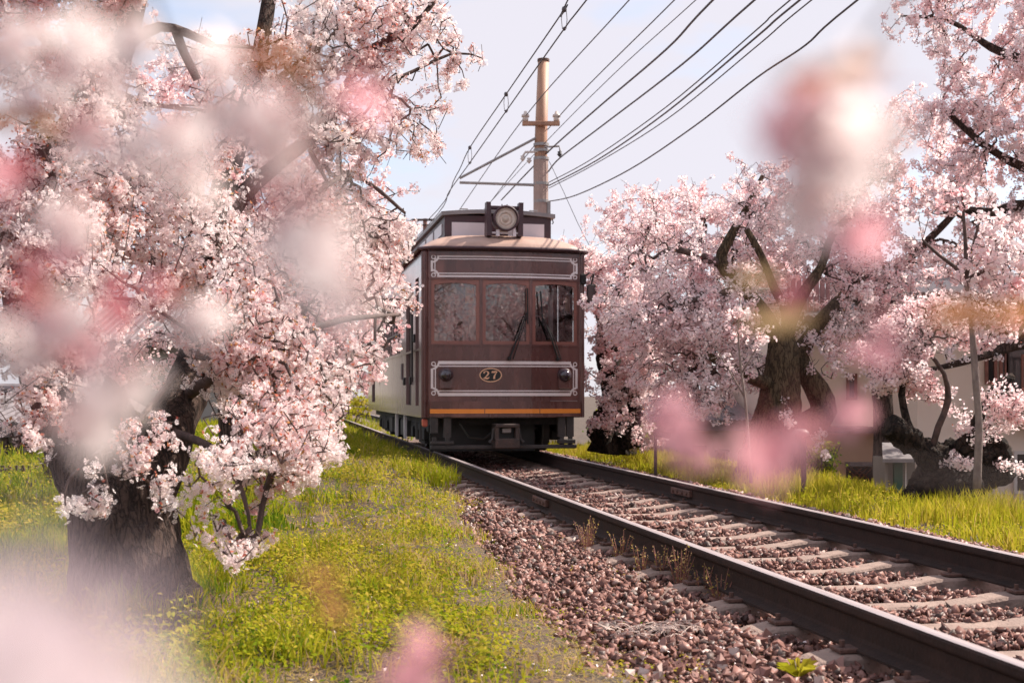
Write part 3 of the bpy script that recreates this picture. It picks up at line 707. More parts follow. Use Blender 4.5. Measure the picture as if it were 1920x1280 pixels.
# driver behind the right-hand pane
def skin_mesh(name, joints, edges, root=0, sub=2):
    me = bpy.data.meshes.new(name); me.from_pydata([j[:3] for j in joints], edges, [])
    o = bpy.data.objects.new(name, me); col.objects.link(o)
    o.modifiers.new('skin', 'SKIN'); sv = me.skin_vertices[0].data
    for i, j in enumerate(joints): sv[i].radius = (j[3], j[4] if len(j) > 4 else j[3]); sv[i].use_root = (i == root)
    s = o.modifiers.new('sub', 'SUBSURF'); s.levels = sub; s.render_levels = sub
    dg = bpy.context.evaluated_depsgraph_get(); m2 = bpy.data.meshes.new_from_object(o.evaluated_get(dg))
    bpy.data.objects.remove(o); m2.polygons.foreach_set('use_smooth', [True]*len(m2.polygons)); return m2
J = [(0,0,0.86,0.15,0.11),(0,0.01,1.05,0.145,0.10),(0,0.01,1.25,0.16,0.105),(0,0.0,1.38,0.13,0.085),(0,-0.01,1.45,0.052),(0,-0.02,1.52,0.062,0.07),(0,-0.035,1.60,0.078,0.092),(0,-0.03,1.69,0.062,0.078),
     (-0.17,0,1.38,0.062),(-0.24,-0.05,1.12,0.048),(-0.20,-0.26,1.04,0.036),(-0.18,-0.34,1.05,0.028),
     (0.17,0,1.38,0.062),(0.25,-0.05,1.12,0.048),(0.20,-0.26,1.06,0.036),(0.18,-0.34,1.07,0.028),
     (-0.10,-0.10,0.84,0.09),(-0.11,-0.42,0.84,0.065),(-0.11,-0.44,0.46,0.045),(-0.11,-0.54,0.42,0.04),
     (0.10,-0.10,0.84,0.09),(0.11,-0.42,0.84,0.065),(0.11,-0.44,0.46,0.045),(0.11,-0.54,0.42,0.04)]
E = [(0,1),(1,2),(2,3),(3,4),(4,5),(5,6),(6,7),(3,8),(8,9),(9,10),(10,11),(3,12),(12,13),(13,14),(14,15),(0,16),(16,17),(17,18),(18,19),(0,20),(20,21),(21,22),(22,23)]
for hx, hy, hz in ((-0.18,-0.34,1.05),(0.18,-0.34,1.07)):      # five fingers, curled on the desk levers
    base = 11 if hx < 0 else 15
    for q, (dx, ln) in enumerate(((-0.022,0.05),(-0.008,0.058),(0.007,0.055),(0.020,0.045))):
        J += [(hx+dx, hy-0.045, hz+0.004, 0.0095), (hx+dx, hy-0.045-ln*0.6, hz-0.012, 0.008), (hx+dx, hy-0.045-ln*0.7, hz-0.038, 0.007)]
        n_ = len(J); E += [(base, n_-3), (n_-3, n_-2), (n_-2, n_-1)]
    tx = 0.030 if hx < 0 else -0.030
    J += [(hx+tx, hy-0.02, hz-0.004, 0.010), (hx+tx*1.1, hy-0.055, hz-0.022, 0.008)]; n_ = len(J); E += [(base, n_-2), (n_-2, n_-1)]
pm_ = skin_mesh('person', J, E)
pm_.materials.append(M['jacket']); pm_.materials.append(M['skin']); pm_.materials.append(M['shirt'])
mi = []
for p in pm_.polygons:
    c = p.center
    mi.append(1 if (c.z > 1.455 or c.y < -0.325 and c.z > 0.9) else (2 if (c.z > 1.28 and abs(c.x) < 0.045 and c.y < -0.05) or c.z > 1.43 else 0))
pm_.polygons.foreach_set('material_index', mi)
def tram_pt(x, y, z): return tram.matrix_basis @ Vector((x, y, z)) if False else tc0 + Vector((CT*x - ST*y, ST*x + CT*y, z))
drv = link('person', pm_, loc=tram_pt(0.50, 0.74, 0.50), rot=(0,0,TH))
tag(drv, 'tram driver in dark jacket and white shirt seated behind the windscreen', 'person')
MB().lathe([(0.0005,0.055),(0.06,0.052),(0.098,0.030),(0.102,0.0),(0.086,-0.022),(0.084,-0.04)],(0,-0.02,1.725),'z',20).add([(-0.075,-0.09,1.70),(0.075,-0.09,1.70),(0.05,-0.155,1.685),(-0.05,-0.155,1.685)],[(0,1,2,3)]).build('cap', M['jacket'], drv, True)
for s in (-1,1):
    MB().lathe([(0.0005,-0.008),(0.008,-0.006),(0.011,0.0)],(s*0.030,-0.122,1.615),'y',8).build('eye', M['black'], drv)
MB().add([(-0.012,-0.122,1.585),(0.012,-0.122,1.585),(0,-0.150,1.578),(0,-0.118,1.625)],[(0,1,2),(0,2,3),(2,1,3)]).build('nose', M['skin'], drv)
MB().box(-0.022,0.022,-0.123,-0.112,1.552,1.558).build('mouth', M['rust'], drv)
seat = MB().bbox(-0.22,0.22,-0.05,0.30,0.72,0.80,0.02).bbox(-0.2,0.2,0.20,0.27,0.80,1.30,0.02).tube([(0,0.1,0.1),(0,0.1,0.72)],0.04,8)
seat.build('driver_seat', M['wood_dark'], tram, loc=(0.50,0.74,0.50))
# ------------------------------------------------------------------ houses beyond the track
def house_box(o, x0, x1, y0, y1, z0, z1, m, name='wall', parent=None):
    return MB().box(x0,x1,y0,y1,z0,z1).build(name, m, parent or o)
def px_x(px, Y): return (px-CX)/FPX*Y
def px_z(py, Y): return CAMZ-(py-HY)/FPX*Y
def window(o, px0, px1, py0, py1, Y, frame=None, glass=None, fw=0.05, bars=0):
    x0, x1, z0, z1 = px_x(px0,Y), px_x(px1,Y), px_z(py1,Y), px_z(py0,Y)
    w = MB().box(x0,x1,Y-0.05,Y-0.02,z0,z0+fw).box(x0,x1,Y-0.05,Y-0.02,z1-fw,z1).box(x0,x0+fw,Y-0.05,Y-0.02,z0+fw,z1-fw).box(x1-fw,x1,Y-0.05,Y-0.02,z0+fw,z1-fw).build('window', frame or M['white_paint'], o)
    MB().box(x0+fw,x1-fw,Y-0.030,Y-0.012,z0+fw,z1-fw).build('pane', glass or M['dark_glass'], w)
    for k in range(bars):
        xb = x0 + (x1-x0)*(k+1)/(bars+1); MB().box(xb-0.015,xb+0.015,Y-0.07,Y-0.052,z0,z1).build('window_bar', frame or M['white_paint'], w)
    return w
def gable_roof(o, x0, x1, y0, y1, ze, zr, m, rows=0, name='roof'):
    """ridge runs along x; two slopes with a thickness, optional tile rows"""
    ym = (y0+y1)/2; b = MB()
    vs_ = [(x0,y0,ze),(x1,y0,ze),(x1,ym,zr),(x0,ym,zr),(x1,y1,ze),(x0,y1,ze)]
    t = 0.14
    vs_ += [(x,y,z-t) for x,y,z in vs_]
    b.add(vs_, [(0,1,2,3),(3,2,4,5),(6,9,8,7),(9,11,10,8),(0,6,7,1),(5,4,10,11),(0,3,9,6),(3,5,11,9),(1,7,8,2),(2,8,10,4)])
    r = b.build(name, m, o)
    MB().tube([(x0-0.05,ym,zr+0.05),(x1+0.05,ym,zr+0.05)],0.12,8).build('ridge', m, r)
    for k in range(rows):
        x = x0 + (k+0.5)*(x1-x0)/rows
        MB().tube([(x,y0-0.03,ze+0.02),(x,ym,zr+0.02)],0.055,6).build('tile_row', m, r)
    return r
# pale house between the dark tree and the big cherry
Y = 24.0
h1 = empty('house', (0,0,0), 0, 'pale low house with a dark doorway, between the sign post and the thick cherry trunk', 'house')
house_box(h1, px_x(1185,Y), px_x(1395,Y), Y, Y+5, -1.0, px_z(790,Y), M['plaster_pale'])
gable_roof(h1, px_x(1172,Y), px_x(1410,Y), Y-0.5, Y+5.5, px_z(792,Y), px_z(745,Y), M['roof_tile'], 26)
window(h1, 1298, 1324, 835, 880, Y, M['wood_dark'])
window(h1, 1262, 1276, 838, 870, Y)
window(h1, 1344, 1358, 846, 878, Y, M['wood_dark'])
MB().box(px_x(1340,Y),px_x(1362,Y),Y-0.35,Y-0.02,px_z(846,Y),px_z(842,Y)).build('door_canopy', M['roof_tile'], h1)
# two storey cream house with tiled roof
Y = 21.5
h2 = empty('house', (0,0,0), 0, 'two storey cream house with brown porch behind the thick cherry trunk', 'house')
house_box(h2, px_x(1478,Y), px_x(1700,Y), Y, Y+6, -1.0, px_z(600,Y), M['plaster'])
gable_roof(h2, px_x(1462,Y), px_x(1716,Y), Y-0.6, Y+6.6, px_z(602,Y), px_z(530,Y), M['roof_tile'], 24)
for k in range(9):
    xa = px_x(1482,Y)+k*0.10; MB().box(xa,xa+0.075,Y-0.07,Y-0.003,px_z(598,Y),px_z(522,Y)).build('slat', M['roof_red'], h2)
pz = px_z(808,Y)
house_box(h2, px_x(1512,Y), px_x(1612,Y), Y-0.9, Y-0.01, -1.0, pz, M['plaster_tan'], 'porch')
MB().box(px_x(1505,Y),px_x(1618,Y),Y-1.15,Y-0.01,pz+0.004,pz+0.09).build('porch_roof', M['wood_dark'], h2)
MB().box(px_x(1558,Y),px_x(1616,Y),Y-1.2,Y-0.905,px_z(866,Y),px_z(860,Y)).build('sill_shelf', M['roof_tile'], h2)
lx0, lx1, lz0, lz1 = px_x(1560,Y), px_x(1611,Y), px_z(898,Y), px_z(869,Y)
MB().box(lx0,lx1,Y-0.915,Y-0.902,lz0,lz1).build('lattice_back', M['wood_dark'], h2)
for k in range(-2, 8):
    for s in (-1, 1):
        xa = lx0 + k*0.085; xb = xa + s*(lz1-lz0)
        if min(xa,xb) < lx0-0.02 or max(xa,xb) > lx1+0.02: continue
        MB().tube([(xa,Y-0.93,lz0),(xb,Y-0.93,lz1)],0.012,4).build('lattice_slat', M['wood_red'], h2)
window(h2, 1586, 1606, 700, 750, Y, M['wood_red'])
window(h2, 1635, 1665, 640, 690, Y)
# cream house at the right edge with balcony
Y = 19.5
h3 = empty('house', (0,0,0), 0, 'cream house with barred balcony and white framed window at the right edge', 'house')
house_box(h3, px_x(1720,Y), px_x(2080,Y), Y, Y+6, -1.0, px_z(560,Y), M['plaster'])
gable_roof(h3, px_x(1700,Y), px_x(2100,Y), Y-0.6, Y+6.6, px_z(562,Y), px_z(500,Y), M['roof_tile'], 32)
window(h3, 1899, 1950, 845, 925, Y)
window(h3, 1845, 1868, 640, 720, Y, M['wood_red'])
window(h3, 1872, 1888, 620, 720, Y, M['wood_red'])
window(h3, 1885, 1960, 650, 735, Y, M['wood_dark'], bars=0)
bx0, bx1 = px_x(1880,Y), px_x(1990,Y)
MB_ = MB().box(bx0,bx1,Y-0.75,Y-0.71,px_z(735,Y),px_z(728,Y))
bo = MB().box(bx0,bx1,Y-0.75,Y-0.71,px_z(672,Y),px_z(667,Y)).build('balcony', M['wood_red'], h3)
MB().box(bx0,bx1,Y-0.8,Y-0.01,px_z(760,Y),px_z(740,Y)).build('balcony_floor', M['wood_red'], bo); MB_.build('bottom_rail', M['wood_red'], bo)
for k in range(9):
    xa = bx0 + k*0.11; MB().box(xa,xa+0.025,Y-0.745,Y-0.715,px_z(728,Y),px_z(672,Y)).build('baluster', M['wood_red'], bo)
MB().box(px_x(1895,Y),px_x(2085,Y),Y-0.5,Y-0.01,px_z(797,Y),px_z(790,Y)).build('awning', M['roof_red'], h3)
# small lean-to with green post
Y = 17.0
sh = empty('garden_shed', (0,0,0), 0, 'small lean-to with grey sloping roof and green post beside the gnarled stump', 'shed')
sx0, sx1 = px_x(1652,Y), px_x(1745,Y); z1 = px_z(858,Y)
MB().box(sx0+0.05,sx1-0.05,Y+0.5,Y+0.55,-0.8,z1).box(sx0+0.05,sx0+0.09,Y,Y+0.5,-0.8,z1).build('wall', M['cab_grey'], sh)
MB().box(px_x(1676,Y),px_x(1692,Y),Y-0.02,Y+0.05,-0.8,z1).build('post', M['green_post'], sh)
MB().box(px_x(1696,Y),px_x(1699,Y),Y-0.02,Y+0.03,-0.8,z1).build('post', M['white_paint'], sh)
MB().add([(sx0-0.05,Y-0.25,z1),(sx1+0.1,Y-0.25,z1),(sx1+0.1,Y+0.7,z1+0.18),(sx0+0.22,Y+0.7,z1+0.18),(sx0-0.05,Y-0.25,z1-0.05),(sx1+0.1,Y-0.25,z1-0.05),(sx1+0.1,Y+0.7,z1+0.12),(sx0+0.22,Y+0.7,z1+0.12)],
         [(0,1,2,3),(7,6,5,4),(0,4,5,1),(1,5,6,2),(2,6,7,3),(3,7,4,0)]).build('roof', M['roof_grey'], sh)
# white picket fence
Y = 17.5
fe = empty('picket_fence', (0,0,0), 0, 'white picket fence standing right behind the thick cherry trunk', 'fence')
fx0, fx1 = px_x(1425,Y), px_x(1500,Y)
MB().box(fx0,fx1,Y+0.02,Y+0.05,px_z(868,Y),px_z(864,Y)).box(fx0,fx1,Y+0.02,Y+0.05,px_z(893,Y),px_z(889,Y)).build('rail', M['white_paint'], fe)
for k in range(10):
    xa = fx0 + (k+0.3)*(fx1-fx0)/10; MB().box(xa,xa+0.022,Y-0.01,Y+0.018,px_z(898,Y),px_z(862,Y)).build('picket', M['white_paint'], fe)
MB().box(fx0-0.1,fx1+0.1,Y-0.03,Y+0.09,-0.8,px_z(899,Y)).build('base', M['plaster_pale'], fe)
# posts beside the track
def post(px, py0, py1, Y, w, label, name='marker_post', cap=True):
    b0 = P(px, py1, Y); h = px_z(py0,Y)-b0.z
    o = empty(name, (b0.x, b0.y, b0.z-0.1), 0, label, 'post')
    MB().tube([(0,0,0),(0,0,h*0.85+0.1),(0,0,h+0.1)],[w,w,w*0.9],8).build('shaft', M['wood_dark'], o)
    return o, h
o, h = post(1507, 815, 902, 12.5, 0.026, 'dark iron marker post with a round cap standing in the tall grass beyond the rails')
MB().lathe([(0.0005,0.05),(0.05,0.045),(0.085,0.02),(0.09,-0.01),(0.03,-0.03)],(-0.03,0,h+0.11),'z',14).build('cap', M['steel'], o, True)
o, h = post(1229, 812, 876, 15.5, 0.02, 'short rusty post with a tilted box head in the grass beyond the rails')
MB().bbox(-0.12,0.09,-0.05,0.05,h+0.06,h+0.14,0.015).build('head', M['wood_dark'], o, rot=(0,0.18,0))
# left background: dark timber house and low fence
Y = 17.0
h4 = empty('house', (0,0,0), 0, 'dark timber house with pale screens seen left of the big cherry trunk', 'house')
house_box(h4, px_x(-260,Y), px_x(130,Y), Y, Y+4, -0.6, px_z(795,Y), M['cab_grey'])
gable_roof(h4, px_x(-290,Y), px_x(145,Y), Y-0.5, Y+4.5, px_z(797,Y), px_z(740,Y), M['roof_tile'], 22)
for a, c in ((-40,22),(32,60)):
    window(h4, a, c, 830, 880, Y, M['wood_dark'], M['panel_grey'], 0.06)
for px in (27, 50, 95): MB().box(px_x(px,Y)-0.035,px_x(px,Y)+0.035,Y-0.35,Y-0.28,-0.6,px_z(798,Y)).build('post', M['wood_dark'], h4)
h5 = empty('house', (0,0,0), 0, 'dark house with a tiled roof hidden deep behind the blossom beside the tram', 'house')
Y = 34.0
house_box(h5, px_x(150,Y), px_x(560,Y), Y, Y+6, -0.6, px_z(640,Y), M['cab_grey'])
gable_roof(h5, px_x(130,Y), px_x(580,Y), Y-0.6, Y+6.6, px_z(642,Y), px_z(560,Y), M['roof_tile'], 30)
Y = 14.2
f2 = empty('timber_fence', (0,0,0), 0, 'low weathered timber fence in front of the dark timber house', 'fence')
for z in (878, 897): MB().box(px_x(-60,Y),px_x(70,Y),Y,Y+0.04,px_z(z+5,Y),px_z(z,Y)).build('rail', M['bark_pale'], f2)
for k in range(11):
    xa = px_x(-58+k*12.5,Y); MB().box(xa,xa+0.03,Y-0.03,Y-0.003,-0.25,px_z(872,Y)).build('picket', M['wood_dark'], f2)

# ------------------------------------------------------------------ utility poles and wires
PY = 26.5
pole_x = px_x(1014, PY)
pole = empty('utility_pole', (pole_x, PY, -0.6), 0, 'tall rust brown steel utility pole with crossarm rising behind the tram roof', 'utility pole')
zz = lambda py: px_z(py, PY) + 0.6
lx = lambda px: px_x(px, PY) - pole_x
MB().tube([(0,0,0),(0.0,0,zz(270)),(0.055,0,zz(113))],[0.15,0.135,0.115],20).build('shaft', M['pole'], pole, True)
def sleeve(py0, py1):
    b = MB(); n = 24; z0, z1 = zz(py1), zz(py0); vs_ = []
    for z in (z0, z1):
        for k in range(n):
            a = 2*math.pi*k/n; r = 0.153 + (0.008 if k % 2 else 0); vs_.append((r*math.cos(a), r*math.sin(a), z))
    b.add(vs_, [(k,(k+1)%n,n+(k+1)%n,n+k) for k in range(n)] + [tuple(range(n, 2*n)), tuple(range(n))[::-1]]); return b
sleeve(300, 440).build('sleeve', M['pole_low'], pole)
MB().lathe([(0.128,-0.03),(0.128,0.02),(0.0005,0.03)],(0.055,0,zz(113)),'z',20).build('cap', M['rust'], pole)
for py in (272, 283, 298, 345, 378): MB().lathe([(0.15,-0.03),(0.166,-0.03),(0.166,0.03),(0.15,0.03)],(0.01,0,zz(py)),'z',20).build('band', M['steel'], pole)
ca = MB().bbox(lx(979),lx(1049),-0.21,-0.12,zz(239),zz(231),0.01).build('crossarm', M['pole'], pole)
for px in (985, 1043):
    MB().lathe([(0.02,-0.06),(0.06,-0.05),(0.065,0.0),(0.05,0.02),(0.085,0.03),(0.08,0.08),(0.04,0.10),(0.03,0.15),(0.0005,0.16)],(lx(px),-0.165,zz(231)+0.06),'z',14).build('insulator', M['porcelain'], ca, True)
MB().tube([(0,-0.05,zz(255)),(lx(862),-0.05,zz(335))],0.028,8).build('bracket_stay', M['steel'], pole)
MB().tube([(0,-0.05,zz(348)),(lx(862),-0.05,zz(343))],0.030,8).build('bracket_arm', M['steel'], pole)
MB().tube([(0,-0.1,zz(278)),(lx(1048),-0.1,zz(276)),(lx(1050),-0.1,zz(285))],0.022,6).build('side_arm', M['steel'], pole)
MB().tube([(0,-0.1,zz(286)),(lx(985),-0.1,zz(287)),(lx(980),-0.1,zz(295))],0.024,6).build('side_arm', M['porcelain'], pole)
for px, py in ((1049,290),(980,298),(992,302)):
    MB().lathe([(0.02,0.05),(0.05,0.04),(0.03,0.0),(0.06,-0.01),(0.02,-0.06),(0.0005,-0.08)],(lx(px),-0.1,zz(py)),'z',12).build('insulator', M['porcelain'] if px < 1000 else M['under_grey'], pole, True)
MB().bbox(lx(1026),lx(1032),-0.1,0.1,zz(402),zz(378),0.01).build('junction_box', M['steel'], pole)
# farther pole
FY = 46.8
p2 = empty('utility_pole', (px_x(797,FY), FY, -0.6), 0, 'distant brown utility pole with two dark crossarms left of the tram roof', 'utility pole')
z2 = lambda py: px_z(py, FY)+0.6; x2 = lambda px: px_x(px,FY)-px_x(797,FY)
MB().tube([(0,0,0),(0,0,z2(410))],[0.10,0.08],12).build('shaft', M['wood_red'], p2)
MB().box(x2(773),x2(820),-0.12,-0.09,z2(415),z2(411)).build('crossarm', M['wood_dark'], p2)
MB().box(x2(772),x2(812),-0.12,-0.09,z2(424),z2(421.5)).build('crossarm', M['wood_dark'], p2)
MB().box(x2(770.5),x2(772.5),-0.13,-0.08,z2(440),z2(412)).build('hanger', M['wood_dark'], p2)
MB().tube([(x2(777),-0.1,z2(468)),(x2(779),-0.1,z2(447)),(x2(795),-0.1,z2(447))],0.05,6).build('bracket', M['wood_dark'], p2)

def WL(px, py, c):                               # point on a wire that runs parallel to the track, from its picture position
    Yw = c*FPX/((px-CX)+TT*FPX); return P(px, py, Yw)
def wire(name, pts_, r, label, c=None, ext=True, back=None):
    c = c if c is not None else (pts_[0][0]-CX)/FPX*PY + TT*PY
    q = [WL(px,py,c) for px,py in pts_]
    if back: q = [Vector(b_) for b_ in back] + q
    if ext:
        d = (q[-1]-q[-2]).normalized(); e_ = q[-1] + d*6; e_.z = q[-1].z + d.z*3; e2 = e_ + Vector((d.x,d.y,0))*14; q += [e_, e2]
    # smooth by subdividing
    Q = []
    for i in range(len(q)-1):
        p0, p1, p2_, p3 = q[max(i-1,0)], q[i], q[i+1], q[min(i+2,len(q)-1)]
        for t in np.linspace(0,1,7)[:-1]:
            t = float(t)
            Q.append(0.5*((2*p1)+(p2_-p0)*t+(2*p0-5*p1+4*p2_-p3)*t*t+(3*p1-p0-3*p2_+p3)*t**3))
    Q.append(q[-1])
    o = MB().tube(Q, r*0.75, 5).build(name, M['wire'], None, True); return tag(o, label, 'wire', 'overhead wires')
far = lambda e, z: on_track(e, FY, z)
m1 = wire('overhead_wire', [(800,415),(855,330),(881,277),(949,177),(1058,18),(1065,0)], 0.011, 'thin suspension wire with three hangers, leftmost above the tram', c=TC, back=[far(0,5.2)])
m2 = wire('overhead_wire', [(800,425),(843,358),(879,308),(948,210),(1056,57),(1100,0)], 0.011, 'thin contact wire hung below the leftmost suspension wire', c=TC, back=[far(0,4.6)])
for k, (a, c_, w_) in enumerate((((881,277),(879,308),'lowest'),((949,177),(948,210),'middle'),((1058,18),(1056,57),'topmost'))):
    pa, pc = WL(*a, TC), WL(*c_, TC); pc = Vector((pa.x, pa.y, pc.z))
    hd = empty('wire_hanger', pc, 0, f'small {w_} wire hanger between suspension wire and contact wire', 'hanger', 'wire hangers')
    MB().lathe([(0.0005,0.034),(0.022,0.024),(0.028,0),(0.022,-0.024),(0.0005,-0.034)],(0,0,pa.z-pc.z),'z',10).build('upper_clamp', M['wire'], hd, True)
    MB().lathe([(0.0005,0.024),(0.017,0.012),(0.017,-0.012),(0.0005,-0.024)],(0,0,0),'z',10).build('lower_clamp', M['wire'], hd, True)
    for s in (-1,1): MB().tube([(s*0.02,0,0),(s*0.03,0,(pa.z-pc.z)*0.5),(s*0.02,0,pa.z-pc.z)],0.004,4).build('dropper', M['wire'], hd)
wire('overhead_wire', [(862,393),(982,222),(1180,0)], 0.014, 'grey wire carried by the left insulator of the crossarm', c=(982-CX)/FPX*PY+TT*PY)
wire('overhead_wire', [(915,385),(1043,224),(1265,0)], 0.014, 'grey wire carried by the right insulator of the crossarm', c=(1043-CX)/FPX*PY+TT*PY)
wire('overhead_wire', [(905,395),(1018,272),(1150,140),(1305,0)], 0.010, 'thin straight wire just right of the insulated pair', c=(1018-CX)/FPX*PY+TT*PY)
wire('overhead_wire', [(940,375),(1022,290),(1120,203),(1250,92),(1337,0)], 0.022, 'thick dark bundled cable lashed with fine coils', c=(1022-CX)/FPX*PY+TT*PY)
wire('overhead_wire', [(1028,322),(1050,296),(1130,235),(1280,120),(1415,0)], 0.020, 'thick twisted black cable fixed to the small side arm', c=(1030-CX)/FPX*PY+TT*PY)
wire('overhead_wire', [(1029,342),(1110,298),(1250,200),(1420,55),(1482,0)], 0.013, 'upper one of three sagging wires that run close together', c=(1030-CX)/FPX*PY+TT*PY)
wire('overhead_wire', [(1029,348),(1120,300),(1250,210),(1420,68),(1500,0)], 0.018, 'middle one of three sagging wires that run close together', c=(1030-CX)/FPX*PY+TT*PY)
wire('overhead_wire', [(1029,353),(1115,308),(1250,224),(1420,86),(1522,0)], 0.012, 'lower one of three sagging wires that run close together', c=(1030-CX)/FPX*PY+TT*PY)
wire('overhead_wire', [(1027,378),(1080,366),(1180,318),(1300,238),(1420,145),(1510,85),(1608,0)], 0.016, 'lowest and rightmost sagging wire, tied low on the pole', c=(1030-CX)/FPX*PY+TT*PY)
gw = MB().tube([P(1030,303,PY), P(1055,356,PY-0.5), P(1084,420,PY-1), P(1110,470,PY-1.5)],0.008,4).build('guy_wire', M['wire'])
tag(gw, 'thin guy wire slanting down from the pole into the blossom', 'wire')

# ------------------------------------------------------------------ flowers
PET = []
for k in range(5):
    a = 2*math.pi*k/5
    for r, da, z in ((0.05,0,0.0),(0.98,-0.46,0.28),(0.98,0.46,0.28)):
        PET.append((r*math.cos(a+da), r*math.sin(a+da), z))
PET = np.array(PET); PETF = np.arange(15).reshape(5,3)
PEN = np.array([(math.cos(2*math.pi*k/5)*(1.0 if k % 2 == 0 else 0.8), math.sin(2*math.pi*k/5), 0.15) for k in range(5)]); PENF = np.arange(5).reshape(1,5)
QUA = np.array([(0,-0.25,0),(0.55,-0.38,0.1),(1.25,0.0,0.0),(0.55,0.38,0.1)]); QUAF = np.arange(4).reshape(1,4)
def frames(nrm, g):
    nrm = nrm/np.maximum(np.linalg.norm(nrm,axis=1),1e-6)[:,None]
    r = g.normal(size=nrm.shape); a = np.cross(nrm, r); a /= np.maximum(np.linalg.norm(a,axis=1),1e-6)[:,None]
    return a, np.cross(nrm,a), nrm
def scatter(T, TF, pos, nrm, size, g):
    a, b, n = frames(nrm, g)
    V = pos[:,None] + size[:,None,None]*(T[None,:,0,None]*a[:,None]+T[None,:,1,None]*b[:,None]+T[None,:,2,None]*n[:,None])
    F = (TF[None]+(np.arange(len(pos))*len(T))[:,None,None]).reshape(-1,TF.shape[1])
    return V.reshape(-1,3), F

# ------------------------------------------------------------------ cherry trees
def limb_world(l): return [(P(px,py,Y), rp/FPX*Y) for px,py,Y,rp in l]
def catmull(pts_, step=0.12):
    out = []
    for i in range(len(pts_)-1):
        p0,p1,p2_,p3 = [pts_[min(max(j,0),len(pts_)-1)] for j in (i-1,i,i+1,i+2)]
        n = max(2, int((p2_[0]-p1[0]).length/step))
        for k in range(n):
            t = k/n
            q = 0.5*((2*p1[0])+(p2_[0]-p0[0])*t+(2*p0[0]-5*p1[0]+4*p2_[0]-p3[0])*t*t+(3*p1[0]-p0[0]-3*p2_[0]+p3[0])*t**3)
            out.append((q, p1[1]*(1-t)+p2_[1]*t))
    out.append(pts_[-1]); return out

